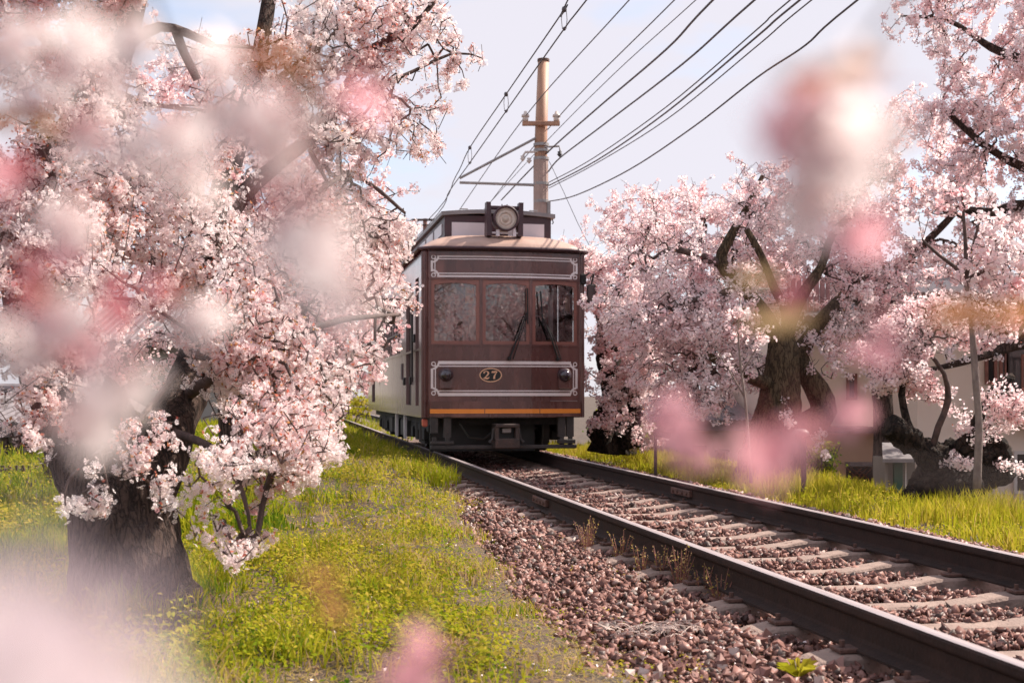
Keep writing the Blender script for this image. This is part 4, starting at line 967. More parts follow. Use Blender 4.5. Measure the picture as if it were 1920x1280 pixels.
def tree(name, label, limbs, blobs, n_attr, seed, flower=('petal',0.020,5), density=1.0, leaf_amt=0.12, bark='bark_branch', trunk_bark='bark', bias=0.0, group='cherry trees along the track', thin=1.0, gap=0.04, spread=0.055):
    """limbs: picture polylines (column, row, depth, radius px), the first is the trunk; blobs: (column,row,depth,radius px,weight)"""
    g = np.random.default_rng(seed); rd = random.Random(seed)
    L = [catmull(limb_world(l), 0.035 if limb_world(l)[0][1] > (0.10 if trunk_bark == 'bark_dark' else 0.25) else 0.12) for l in limbs]
    base = L[0][0][0].copy()
    root = empty(name, base, 0, label, 'tree', group)
    # trunk and limbs
    gn = 3.0 if (trunk_bark == 'bark_dark') else 1.0
    for i, l in enumerate(L):
        big = l[0][1]
        nz = 56 if big > (0.10 if trunk_bark == 'bark_dark' else 0.25) else (24 if big > 0.12 else (12 if big > 0.05 else 7))
        def fn(p, d, r, an, j, big=big):
            q = (p + d*r)
            k = noise.noise(Vector((q.x*3.2,q.y*3.2,q.z*1.1)))*0.20 + noise.noise(Vector((q.x*9+5,q.y*9,q.z*3.0)))*0.10 + (abs(noise.noise(Vector((q.x*17,q.y*17,q.z*4))))*0.13 - 0.05) + noise.noise(Vector((q.x*40,q.y*40,q.z*12)))*0.03
            return r*(1+k*gn*min(1, big/0.06))
        pts_ = [(p-base, r) for p, r in l]
        b = MB().tube([p for p,_ in pts_], [max(r,0.004) for _,r in pts_], nz, fn=lambda p,d,r,an,j,big=big: fn(p+base,d,r,an,j))
        b.build('trunk' if i == 0 else 'branch', M[trunk_bark] if big > 0.06 else M[bark], root, True)
    nodes = []; par = []
    for l in L:
        st = len(nodes)
        for k, (p, r) in enumerate(l):
            if l is L[0] and k < len(l)*0.4: continue
            nodes.append(np.array(p)); par.append(-1)
    # attractors
    wts = np.array([b_[4]*b_[3]**2 for b_ in blobs], float); wts /= wts.sum()
    A = []
    idx = g.choice(len(blobs), size=n_attr*3, p=wts)
    for i in idx:
        px,py,Yb,rp,_ = blobs[i]
        v = g.normal(size=3); v /= np.linalg.norm(v); v *= g.random()**(1/2.4)
        if g.random() < 0.05: v = v/max(np.linalg.norm(v),1e-6)*g.uniform(1.05,1.45); v[2] = abs(v[2])*0.9+0.15
        r = rp/FPX*Yb; c = P(px,py,Yb)
        q = np.array(c) + v*np.array([r, max(r*0.9, 0.45), r])
        if noise.noise(Vector(q*np.array([1.5,1.5,1.9])) + Vector((seed,0,0))) < bias-gap: continue
        A.append(q)
        if len(A) >= n_attr: break
    A = np.array(A)
    def kd_build():
        kd = KDTree(len(nodes))
        for i, p in enumerate(nodes): kd.insert(p, i)
        kd.balance(); return kd
    kd = kd_build(); d0 = np.array([kd.find(a)[2] for a in A]); A = A[np.argsort(d0)]
    edges = []; tips = []
    fresh = 0
    for a in A:
        co, i, d = kd.find(a)
        if fresh > max(40, len(nodes)*0.04): kd = kd_build(); fresh = 0; co, i, d = kd.find(a)
        p0 = nodes[i]; n = max(1, int(d/0.16)); prev = i
        side_ = g.normal(size=3)*d*0.10; side_[2] += d*0.06
        for k in range(1, n+1):
            t = k/n; q = p0*(1-t)+a*t + side_*math.sin(math.pi*t) + (g.normal(size=3)*0.012 if k < n else 0)
            nodes.append(q); par.append(prev); edges.append((prev, len(nodes)-1)); prev = len(nodes)-1; fresh += 1
        tips.append(prev)
    cnt = np.zeros(len(nodes))
    cnt[tips] += 1
    for j in range(len(nodes)-1, -1, -1):
        if par[j] >= 0: cnt[par[j]] += cnt[j]
    N = np.array(nodes); Ed = np.array(edges)
    rad = 0.0024*thin*np.maximum(cnt,1)**0.38
    rad = np.minimum(rad, 0.022*thin)
    p0, p1, r0, r1 = N[Ed[:,0]], N[Ed[:,1]], np.minimum(rad[Ed[:,0]], rad[Ed[:,1]]*1.3), rad[Ed[:,1]]
    dirv = p1-p0; ln = np.linalg.norm(dirv,axis=1); a_, b_, _ = frames(dirv, g)
    V = np.zeros((len(Ed),6,3))
    for k in range(3):
        c_, s_ = math.cos(2.094*k), math.sin(2.094*k)
        V[:,k] = p0 + r0[:,None]*(a_*c_+b_*s_); V[:,3+k] = p1 + r1[:,None]*(a_*c_+b_*s_)
    F = np.array([(0,1,4,3),(1,2,5,4),(2,0,3,5)])
    o = npmesh('twigs', V.reshape(-1,3)-np.array(base), (F[None]+(np.arange(len(Ed))*6)[:,None,None]).reshape(-1,4), M[bark], root); tag(o, kind='stuff')
    # flower clusters on the thin wood
    thin_e = np.where(r1 < 0.0095*thin)[0]
    nc = g.poisson(ln[thin_e]/0.085*density + 0.25)
    ce = np.repeat(thin_e, nc); t = g.random(len(ce))
    cpos = p0[ce]*(1-t)[:,None]+p1[ce]*t[:,None]
    matn, fs, per = flower
    nf = g.poisson(per, len(ce))+1
    ci = np.repeat(np.arange(len(ce)), nf)
    off = g.normal(size=(len(ci),3)); off /= np.linalg.norm(off,axis=1)[:,None]
    off *= (g.random(len(ci))**0.5*spread)[:,None]; off[:,2] -= 0.008
    fpos = cpos[ci]+off; nrm = off/spread + g.normal(size=off.shape)*0.45
    size = fs*g.uniform(0.75,1.15,len(fpos))
    clump = np.array([noise.noise(Vector(c*2.3)+Vector((7,seed,0))) for c in cpos])[ci]
    rv = np.clip(0.60 + 0.5*clump + g.normal(size=len(fpos))*0.20, 0, 1)
    if matn == 'petal': V, F = scatter(PET, PETF, fpos, nrm, size, g); rv = np.repeat(rv,5)+np.tile(np.zeros(5),len(fpos))
    else: V, F = scatter(PEN, PENF, fpos, nrm, size, g)
    o = npmesh('crown', V-np.array(base), F, M[matn], root, rnd=rv); tag(o, kind='stuff')
    # young leaves and flower stalks, reddish
    nl = int(len(fpos)*leaf_amt)
    if nl:
        sel = g.integers(0, len(ci), nl); cl_ = clump[sel]; sel = sel[cl_ < g.normal(size=nl)*0.25+0.02]
        lp = cpos[ci[sel]] + g.normal(size=(len(sel),3))*spread*0.45
        V, F = scatter(QUA, QUAF, lp, g.normal(size=(len(sel),3)), fs*g.uniform(0.7,1.4,len(sel)), g)
        o = npmesh('young_leaves', V-np.array(base), F, M['young_leaf'], root, rnd=g.random(len(sel))); tag(o, kind='stuff')
    return root, len(fpos)

NF = {}
# the big near tree on the left
L1_limbs = [
 [(245,1165,6.0,150),(240,1100,6.0,116),(234,1020,6.0,102),(226,940,6.05,98),(205,870,6.1,94),(160,790,6.2,84),(110,700,6.3,68),(70,590,6.4,56),(45,470,6.5,48),(60,330,6.6,40)],
 [(265,930,6.1,62),(320,800,6.4,46),(375,660,6.9,34),(398,500,7.2,26),(425,330,7.4,23),(470,180,7.6,18),(498,40,7.8,14),(515,-130,8.0,10)],
 [(410,440,7.3,20),(450,370,7.4,17),(530,300,7.6,14),(610,230,7.8,11),(690,95,7.9,8),(770,55,8.0,6),(830,-20,8.1,4)],
 [(60,330,6.6,36),(120,260,6.6,32),(190,160,6.6,30),(235,60,6.6,26),(270,-60,6.6,20)],
 [(240,80,6.65,14),(300,50,6.7,11),(350,62,6.8,9),(400,85,6.9,7)],
 [(330,60,6.8,10),(345,100,6.85,9),(370,150,6.9,8)],
 [(350,740,6.5,13),(430,690,6.1,10),(520,640,6.0,8),(640,600,6.3,6),(750,590,7.0,3)],
 [(320,810,6.3,10),(390,835,5.9,8),(440,890,5.6,6),(465,960,5.5,4),(470,1010,5.5,3)],
 [(640,180,7.9,5),(740,150,8.1,4),(850,100,8.3,2.5),(905,110,8.4,1.2)],
 [(330,700,5.9,6),(240,812,5.4,5),(180,850,5.3,4),(128,900,5.2,3),(122,935,5.2,2)],
 [(240,815,5.4,3),(190,830,5.3,2.4),(196,880,5.3,2),(205,925,5.3,1.5)],
 [(400,560,6.9,9),(470,470,7.0,8),(540,400,7.1,6),(640,330,7.4,4)],
 [(490,170,7.6,8),(560,120,7.7,6),(630,60,7.9,4),(680,-10,8.0,3)],
]
L1_blobs = [
 (420,660,6.1,150,1.3),(560,690,6.2,130,1.3),(330,620,5.9,140,1.2),(500,800,5.8,100,1.3),(590,790,6.0,55,1.2),(440,880,5.6,95,1.4),(530,840,5.7,90,1.4),(610,830,5.9,40,1.4),(350,860,5.5,70,1.0),(400,960,5.5,50,1.0),(460,1015,5.45,38,1.3),(540,880,5.6,50,1.1),
 (250,700,5.7,110,1.1),(640,660,6.8,90,1.2),(700,610,7.2,65,1.2),(755,590,7.4,34,1.3),(765,560,7.6,30,1.1),(150,620,5.8,140,1.0),(40,740,5.6,85,1.3),(-10,800,5.5,70,1.1),(60,620,5.8,110,1.0),(130,940,5.2,30,1.2),(250,870,5.3,55,0.9),(300,830,5.4,60,1.0),(180,840,5.3,60,0.8),(330,920,5.4,40,0.9),(60,830,5.4,60,0.8),(205,935,5.25,24,1.0),
 (300,480,6.2,160,1.1),(120,450,6.2,160,1.0),(470,520,6.6,140,1.2),(600,540,7.2,120,1.2),(680,500,7.8,80,1.2),
 (120,240,6.4,200,0.9),(60,80,6.5,180,1.0),(180,20,6.5,140,1.2),(330,10,6.7,150,1.2),(240,10,6.3,110,1.2),(300,260,6.6,170,1.0),(420,130,7.0,170,1.0),(560,120,7.6,150,1.0),(300,40,6.8,150,1.0),
 (560,330,7.5,150,1.1),(690,250,8.0,130,1.05),(690,400,8.0,110,1.1),(760,120,8.1,110,0.95),(800,300,8.4,55,1.0),(850,115,8.4,48,0.8),(900,105,8.5,22,0.9),(780,30,8.1,80,0.9),(740,460,8.2,50,0.9),(650,20,7.8,130,0.9),
 (100,-150,6.6,200,0.35),(400,-150,7.0,220,0.35),(700,-120,7.8,150,0.35),(-150,300,6.5,200,0.3),(-150,600,6.3,170,0.3)]
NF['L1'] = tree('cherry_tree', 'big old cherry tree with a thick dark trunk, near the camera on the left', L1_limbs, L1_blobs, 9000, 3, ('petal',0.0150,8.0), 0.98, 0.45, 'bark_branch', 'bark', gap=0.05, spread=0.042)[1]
# second tree behind it
L2_limbs = [[(445,880,11.5,34),(440,800,11.5,28),(430,700,11.5,24),(425,580,11.6,20),(440,450,11.7,17),(480,330,11.8,13)],
 [(430,700,11.5,14),(520,620,11.7,10),(600,560,12,7),(690,520,12.2,4)], [(428,600,11.5,12),(340,520,11.6,9),(250,470,11.8,6)], [(440,460,11.7,10),(560,390,12,8),(660,330,12.3,5),(760,400,12.4,3)]]
L2_blobs = [(420,420,11.5,210,1),(600,430,12,170,1),(640,600,12,120,1),(520,640,11.5,150,1),(300,560,11.5,170,0.8),(150,560,12,190,0.6),(700,520,12.4,60,1),(720,390,12.4,70,0.8),(580,740,12,90,0.8),(690,690,12.5,45,1.0),(400,250,11.8,180,0.5),(200,350,12,200,0.5)]
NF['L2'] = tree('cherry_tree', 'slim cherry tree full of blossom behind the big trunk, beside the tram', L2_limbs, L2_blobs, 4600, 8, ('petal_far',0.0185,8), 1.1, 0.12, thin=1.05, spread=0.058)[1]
# right side
T1_limbs = [[(1440,915,15.2,72),(1445,870,15.2,58),(1455,800,15.2,46),(1462,730,15.2,34),(1466,660,15.2,27),(1462,625,15.2,22)],
 [(1464,660,15.2,18),(1440,600,15.2,16),(1395,540,15.3,14),(1352,492,15.4,12),(1372,440,15.4,9),(1400,390,15.5,6),(1430,330,15.6,4)],
 [(1352,495,15.4,9),(1300,475,15.3,7),(1255,468,15.2,5),(1225,485,15.1,3)],
 [(1470,650,15.2,13),(1476,590,15.0,11),(1452,540,14.9,9),(1428,480,14.8,7),(1400,430,14.8,5)],
 [(1475,630,15.2,13),(1500,560,15.2,11),(1540,500,15.2,8),(1560,440,15.3,8),(1600,400,15.4,5)],
 [(1445,720,15.1,14),(1400,705,15.0,11),(1350,680,14.9,8),(1320,660,14.8,5)],
 [(1450,830,15.2,34),(1500,800,15.3,27),(1545,770,15.5,24),(1520,710,15.5,21),(1500,670,15.6,18),(1540,600,15.8,13),(1600,540,16,9),(1660,500,16,5)],
 [(1390,540,15.3,8),(1330,555,15.0,6),(1270,570,14.8,4)]]
T1_blobs = [(1300,520,15.2,110,1.0),(1230,600,15.0,110,1.0),(1330,640,14.8,110,1.0),(1430,480,16.4,120,0.6),(1400,400,15.5,90,0.5),(1520,440,15.4,120,0.7),(1580,560,15.6,110,0.8),(1450,620,16.2,70,0.5),(1240,735,15,65,0.8),(1330,745,14.8,60,0.8),(1390,690,15.8,60,0.6),(1560,660,15.2,60,0.5),(1640,480,15.8,110,0.7),(1220,470,15.3,80,0.7),(1540,830,14.8,30,0.2),(1480,770,14.5,30,0.2)]
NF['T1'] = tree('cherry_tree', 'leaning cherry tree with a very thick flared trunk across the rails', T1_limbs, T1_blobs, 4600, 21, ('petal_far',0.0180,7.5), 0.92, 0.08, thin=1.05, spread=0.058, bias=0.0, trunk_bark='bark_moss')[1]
T2_limbs = [[(1145,850,19.0,42),(1150,800,19.0,34),(1160,750,19.0,28),(1150,690,19.0,22),(1140,620,19.1,17),(1150,540,19.2,13)],
 [(1155,780,19.0,20),(1190,740,18.8,16),(1215,690,18.7,11),(1240,640,18.7,7)], [(1145,640,19.0,11),(1120,580,18.8,8),(1110,520,18.8,5)], [(1150,560,19.2,9),(1190,480,19.3,7),(1220,420,19.4,4)], [(1185,840,18.7,24),(1180,800,18.7,18),(1200,760,18.6,12)]]
T2_blobs = [(1150,520,19,90,1.0),(1130,600,18.6,60,1.0),(1190,620,18.5,100,1.0),(1150,700,18.5,70,0.7),(1230,700,18.5,80,0.8),(1190,440,19.4,75,0.6),(1250,420,19.6,70,0.55),(1120,470,19.2,35,0.7),(1220,800,18.4,50,0.6),(1140,790,18.2,40,0.35)]
NF['T2'] = tree('cherry_tree', 'gnarled dark cherry tree close beside the right flank of the tram', T2_limbs, T2_blobs, 2800, 33, ('petal_far',0.0205,7.5), 0.95, 0.10, thin=1.15, trunk_bark='bark_dark', spread=0.066)[1]
# gnarled broken stump that still flowers
T3_limbs = [[(1715,935,13.4,26),(1745,915,13.4,44),(1785,895,13.4,52),(1825,872,13.4,50),(1858,850,13.3,40),(1884,836,13.3,22)],
 [(1775,890,13.4,40),(1750,862,13.3,30),(1718,838,13.2,24),(1690,812,13.1,21),(1670,797,13.0,18)],
 [(1712,830,13.2,12),(1700,790,13.2,9),(1690,740,13.2,7),(1700,690,13.3,5)],
 [(1825,850,13.3,16),(1832,790,13.2,12),(1855,745,13.2,11),(1880,720,13.2,9),(1900,705,13.2,7)],
 [(1835,880,13.3,34),(1866,880,13.2,28),(1872,905,13.1,18)],
 [(1745,850,13.2,7),(1760,800,13.1,6),(1778,750,13.1,6),(1770,700,13.0,4),(1740,660,13.0,3)],
 [(1800,850,13.3,22),(1830,815,13.3,18),(1846,800,13.3,9)], [(1760,915,13.2,34),(1730,920,13.1,26),(1700,935,13.0,12)], [(1810,900,13.1,40),(1790,915,13.0,30),(1770,935,13.0,18)]]
T3_blobs = [(1700,700,13.2,80,0.8),(1760,730,13.0,70,0.7),(1830,780,13.0,55,0.7),(1890,760,13,45,0.9),(1680,760,13.2,50,0.7),(1800,860,12.8,20,0.5),(1895,870,12.9,20,0.6),(1740,620,13.4,90,0.6),(1660,640,13.3,50,0.4)]
NF['T3'] = tree('cherry_tree', 'broken hollow cherry stump with a thick sawn limb that still flowers', T3_limbs, T3_blobs, 1500, 44, ('petal_far',0.0175,6), 1.4, 0.05, trunk_bark='bark_dark', thin=1.2, spread=0.07)[1]
# slender pale tree in front of the stump
T4_limbs = [[(1832,915,12.0,8),(1834,860,12.0,7.5),(1836,800,12.0,7),(1832,740,12.0,7),(1826,660,12.0,6.5),(1820,580,12.0,6),(1812,525,12.0,6)],
 [(1812,525,12.0,5),(1790,500,12,4),(1760,478,12,3),(1730,450,12,2)], [(1812,525,12.0,5),(1811,470,12,4),(1808,420,12,3),(1804,360,12,2)], [(1813,525,12,5),(1850,505,12,4),(1890,488,12,3),(1930,470,12,2)], [(1812,520,12,4),(1825,460,12,3),(1838,410,12,2)]]
T4_blobs = [(1800,440,12,90,0.5),(1870,480,12,80,0.5),(1740,470,12,50,0.5),(1830,600,12,60,0.5),(1880,580,12,60,0.5)]
NF['T4'] = tree('cherry_tree', 'slender young tree with a pale grey stem in front of the broken stump', T4_limbs, T4_blobs, 420, 51, ('petal_far',0.024,4), 0.9, 0.05, bark='bark_branch', trunk_bark='bark_pale')[1]
for o in bpy.data.objects:
    if o.name.startswith('trunk') and o.parent and o.parent.get('label','').startswith('slender young'): o.data.materials[0] = M['bark_pale']
# sapling
T5_limbs = [[(1408,905,13.0,3.2),(1405,850,13.0,3.0),(1398,760,13.0,2.6),(1388,680,13.0,2.2),(1384,620,13.0,1.8),(1388,560,13.0,1.3)], [(1390,700,13,1.6),(1420,650,13,1.3),(1440,610,13,1)], [(1396,745,13,1.6),(1365,690,13,1.3),(1340,650,13,1)]]
T5_blobs = [(1390,600,13,40,0.5),(1430,630,13,30,0.5),(1350,660,13,30,0.5)]
NF['T5'] = tree('sapling', 'thin pale sapling rising straight in front of the thick flared trunk', T5_limbs, T5_blobs, 60, 57, ('petal_far',0.022,3), 0.5, 0.1, bark='bark_pale', trunk_bark='bark_pale', group='saplings')[1]
# tall trees whose crowns hang in from the right
T6_limbs = [[(2110,1010,17.0,60),(2105,800,17.0,46),(2095,600,17.0,40),(2080,420,17.0,32),(2050,250,17.0,24),(2020,100,17.0,18),(2000,-80,17,12)],
 [(2090,560,17.0,20),(2010,610,16.8,15),(1920,640,16.6,12),(1850,665,16.5,9),(1780,685,16.4,6),(1700,700,16.3,3)],
 [(2080,430,17.0,16),(1990,410,16.9,13),(1920,385,16.8,10),(1860,398,16.7,8),(1800,390,16.6,5)],
 [(2060,280,17.0,14),(1980,330,17,11),(1900,305,17,9),(1830,260,17,7),(1760,195,17,4)],
 [(2030,150,17,13),(1940,120,17,10),(1860,90,17,7),(1780,40,17,4),(1690,30,17,2)],
 [(2020,100,17,10),(1950,20,17,8),(1880,-60,17,5)]]
T6_blobs = [(1850,60,17,130,1.1),(1940,160,17,140,1.1),(1740,40,17,70,0.8),(1850,200,17,110,1.0),(1690,25,17,40,0.6),(1790,250,17,80,0.7),(1900,330,17,100,0.9),(1820,380,16.8,70,0.6),(1740,270,17,50,0.5),(1930,440,16.8,80,0.6),(1880,620,16.5,60,0.45),(1790,630,16.4,50,0.45),(1960,560,16.8,90,0.5),(2050,300,17,200,0.4),(1900,-100,17,160,0.4)]
NF['T6'] = tree('cherry_tree', 'tall cherry tree whose dark laden branches hang in at the upper right', T6_limbs, T6_blobs, 4000, 63, ('petal_far',0.0195,8), 1.0, 0.12, thin=1.15, spread=0.062)[1]
T7_limbs = [[(1660,900,18.3,24),(1655,760,18.3,20),(1650,620,18.3,17),(1640,480,18.3,13),(1630,380,18.4,9)], [(1650,600,18.3,11),(1560,520,18.3,8),(1500,440,18.3,5)], [(1645,540,18.3,10),(1730,460,18.3,8),(1790,400,18.3,5)], [(1640,480,18.3,9),(1600,380,18.3,6),(1560,330,18.3,4)]]
T7_blobs = [(1500,420,18.3,100,0.8),(1600,360,18.3,110,0.8),(1700,400,18.3,120,0.9),(1640,500,18.3,120,0.7),(1780,460,18.3,100,0.9),(1560,520,18.3,90,0.6),(1660,270,18.4,60,0.5),(1560,290,18.4,50,0.45),(1730,560,18.3,90,0.5),(1860,520,18.3,80,0.8),(1700,320,18.4,80,0.7),(1720,230,18.4,60,0.55),(1630,300,18.4,60,0.6),(1780,300,18.4,60,0.6),(1800,360,18.3,80,0.6),(1880,420,18.3,80,0.6),(1640,620,18.2,80,0.6),(1780,600,18.2,80,0.6),(1440,340,18.4,50,0.4)]
NF['T7'] = tree('cherry_tree', 'high cherry crown above the house roofs, between the thick trunk and the broken stump', T7_limbs, T7_blobs, 3600, 71, ('petal_far',0.0200,7.5), 0.9, 0.08, thin=1.2, spread=0.07)[1]
T8_limbs = [[(1290,860,27,22),(1292,740,27,18),(1300,620,27,15),(1310,500,27,11),(1320,420,27,7)], [(1298,640,27,9),(1230,540,27,7),(1180,450,27,4)], [(1305,560,27,9),(1380,480,27,6),(1430,420,27,4)]]
T8_blobs = [(1200,480,27,90,0.8),(1290,440,27,90,0.8),(1380,420,27,90,0.8),(1250,580,27,110,0.9),(1370,560,27,110,0.9),(1180,620,27,80,0.9),(1300,670,27,90,0.8),(1140,400,27,40,0.5),(1460,520,27,80,0.8),(1270,390,27.2,60,0.5),(1160,370,27.2,22,0.5),(1210,355,27.2,18,0.5),(1330,350,27.2,22,0.5),(1390,345,27.2,18,0.5),(1400,660,27,80,0.8),(1190,730,27,70,0.8)]
NF['T8'] = tree('cherry_tree', 'rounded cherry tree farther off, filling the gap right of the tram', T8_limbs, T8_blobs, 3000, 83, ('petal_far',0.029,7), 0.9, 0.08, thin=1.5, spread=0.085)[1]
# farther along the left of the track
T9_limbs = [[(600,820,40,20),(598,720,40,16),(600,620,40,13),(610,540,40,9)], [(600,660,40,8),(660,580,40,6),(700,520,40,4)]]
T9_blobs = [(600,560,40,120,1),(680,600,40,80,1),(690,700,40,50,0.9),(560,680,40,90,1),(650,500,40,70,0.6)]
NF['T9'] = tree('cherry_tree', 'distant cherry tree left of the rails behind the tram', T9_limbs, T9_blobs, 1200, 91, ('petal_far',0.06,4), 0.8, 0.08, thin=2.4, spread=0.14)[1]
# trees behind the viewer that the windscreen mirrors
R_limbs = [[(1,1,1,1)]*2]
def back_tree(x, y, seed, label):
    g = np.random.default_rng(seed)
    root = empty('cherry_tree', (x, y, -0.3), 0, label, 'tree', 'cherry trees along the track')
    MB().tube([(0,0,0),(0.1,0,1.2),(0.0,0.1,2.4),(0.2,0,4)],[0.32,0.26,0.2,0.1],12).build('trunk', M['bark'], root, True)
    cpos = []
    for k in range(60):
        v = g.normal(size=3); v /= np.linalg.norm(v); cpos.append(np.array([0,0,3.4])+v*np.array([2.8,2.4,2.0])*g.random()**0.4)
    for c in cpos[:14]: MB().tube([(0.05,0,1.6+0.1*c[2]),tuple(c*0.5+np.array([0,0,0.9])),tuple(c)],[0.08,0.05,0.02],6).build('branch', M['bark_branch'], root, True)
    c = np.array(cpos)[g.integers(0,60,9000)] + g.normal(size=(9000,3))*0.42
    V, F = scatter(PEN, PENF, c, g.normal(size=(9000,3)), g.uniform(0.04,0.06,9000), g)
    tag(npmesh('crown', V, F, M['petal_far'], root, rnd=g.random(9000)), kind='stuff')
for k, (x, y, w_) in enumerate(((7.5, 1.0, 'filling the middle pane'), (10.5, -3.5, 'deep in the middle pane'), (14.0, 2.5, 'filling the right pane'), (1.0, -13.0, 'filling the left pane'))):
    back_tree(x, y, 5+k, f'cherry tree behind the viewer mirrored in the windscreen, {w_}')
print('FLOWERS', NF)
# ------------------------------------------------------------------ grass and weeds
def blades(name, pts_, h, w, rnd, g, lean=0.45, parent=None, mat='grass'):
    n = len(pts_); a = g.uniform(0,2*math.pi,n); d = np.stack([np.cos(a),np.sin(a),np.zeros(n)],1)
    a2 = g.uniform(0,2*math.pi,n); s_ = np.stack([np.cos(a2),np.sin(a2),np.zeros(n)],1)
    ln = (g.random(n)*lean)[:,None]*h[:,None]
    V = np.zeros((n,5,3)); up = np.array([0,0,1.0])
    V[:,0] = pts_-s_*w[:,None]; V[:,1] = pts_+s_*w[:,None]
    m = pts_+up*(h*0.55)[:,None]+d*ln*0.35
    V[:,2] = m+s_*w[:,None]*0.75; V[:,3] = m-s_*w[:,None]*0.75
    V[:,4] = pts_+up*(h*0.95)[:,None]+d*ln
    b_ = (np.arange(n)*5)[:,None]
    F4 = np.array([0,1,2,3])[None]+b_; F3 = np.array([3,2,4])[None]+b_
    o = npmesh(name, V.reshape(-1,3), [F4,F3], M[mat], parent, rnd=np.concatenate([rnd,rnd])); return o
gg = np.random.default_rng(77)
def fbm(x, y, s, k=0):
    return np.array([noise.noise(Vector((a*s,b*s,k)))+0.5*noise.noise(Vector((a*s*2.3,b*s*2.3,k+5))) for a,b in zip(x,y)])
def meadow(n, y0, y1, e0f, e1f, power):
    Y = y0+(y1-y0)*gg.random(n)**power
    e0 = np.array([e0f(y) for y in Y]); e1 = np.array([e1f(y) for y in Y])
    e = e0+(e1-e0)*gg.random(n); X = TC-TT*Y+e/CT
    ok = np.abs(X) < 0.46*Y+0.6
    return X[ok], Y[ok], e[ok], (e1-e)[ok]+0.75*fbm(X[ok], Y[ok], 1.3, 90)
V_G, V_L = [], []
def left_band(n, y0, y1, power, hs, ws, leafn):
    X, Y, e, d = meadow(n, y0, y1, lambda y: -9.0 if y > 10 else -6.0, lambda y: -0.85-shoulder(y)*0.80+0.10, power)
    f = fbm(X, Y, 0.8); f2 = fbm(X, Y, 2.6, 20)
    pm_k = fbm(X, Y, 1.15, 33); keep = gg.random(len(X)) < np.clip(0.02+0.7*f2+1.3*pm_k+np.clip(d,0,1.8)*0.33+np.clip((Y-12)/4,0,1)*0.6, 0.03, 1)
    X, Y, e, d, f, f2, pm_k = X[keep], Y[keep], e[keep], d[keep], f[keep], f2[keep], pm_k[keep]
    z = np.array([gz(a,b) for a,b in zip(X,Y)])
    lush = np.clip(d/1.1, 0.12, 1)
    h = hs*(0.30+0.70*lush)*np.clip(0.70+0.8*f2+1.0*pm_k, 0.22, 2.0)*gg.uniform(0.5,1.15,len(X))
    dry = np.clip(1.05-d/1.5+0.7*f2, 0, 1)
    rv = np.clip(0.44+0.34*f+gg.normal(size=len(X))*0.19-0.15*np.clip(pm_k,0,1)+0.5*dry*(gg.random(len(X))<0.8), 0, 1)
    return np.stack([X,Y,z],1), h, ws*gg.uniform(0.6,1.3,len(X)), rv
p_, h_, w_, r_ = [np.concatenate(q) for q in zip(left_band(56000,3.2,9,1.35,0.135,0.0036,0), left_band(56000,9,30,1.3,0.17,0.0065,0))]
tag(blades('grass', p_, h_, w_, r_, gg, 1.0), 'yellow green grass and dry stems on the bank left of the rails', 'grass', kind='stuff')
X, Y, e, d = meadow(44000, 3.3, 14, lambda y: -3.4, lambda y: -0.80-shoulder(y)*0.55, 1.4)
z = np.array([gz(a,b) for a,b in zip(X,Y)]); a = gg.uniform(0,6.28,len(X)); l_ = gg.uniform(0.02,0.06,len(X)); dv = np.stack([np.cos(a)*l_,np.sin(a)*l_,gg.uniform(0,0.015,len(X))],1); sv_ = np.stack([-np.sin(a),np.cos(a),0*a],1)*gg.uniform(0.001,0.003,len(X))[:,None]
c0 = np.stack([X,Y,z+0.008],1); V = np.stack([c0-sv_,c0+sv_,c0+dv],1).reshape(-1,3)
tag(npmesh('straw', V, np.arange(len(V)).reshape(-1,3), M['grass'], rnd=gg.uniform(0.80,1.0,len(X))), 'dry straw litter strewn along the edge of the gravel', 'straw', kind='stuff')
X, Y, e, d = meadow(9000, 3.4, 16, lambda y: -5.0, lambda y: -0.70, 1.4)
z = np.array([gz(a,b) for a,b in zip(X,Y)])+0.012; z = np.where(e > -1.9, np.maximum(z, -0.025), z)
nv = gg.normal(size=(len(X),3))*0.35+np.array([0,0,1.0])
V, F = scatter(QUA, QUAF, np.stack([X,Y,z],1), nv, gg.uniform(0.008,0.018,len(X)), gg)
M['litter'] = leafmat('leaf_litter', [(0.0,(0.10,0.045,0.030)),(0.6,(0.24,0.12,0.075)),(0.8,(0.36,0.22,0.15)),(0.82,(0.86,0.70,0.69)),(1.0,(0.92,0.82,0.81))], 0.2)
tag(npmesh('leaf_litter', V, F, M['litter'], rnd=gg.random(len(X))), 'brown dead leaves and fallen petals scattered over the bank', 'leaf litter', kind='stuff')
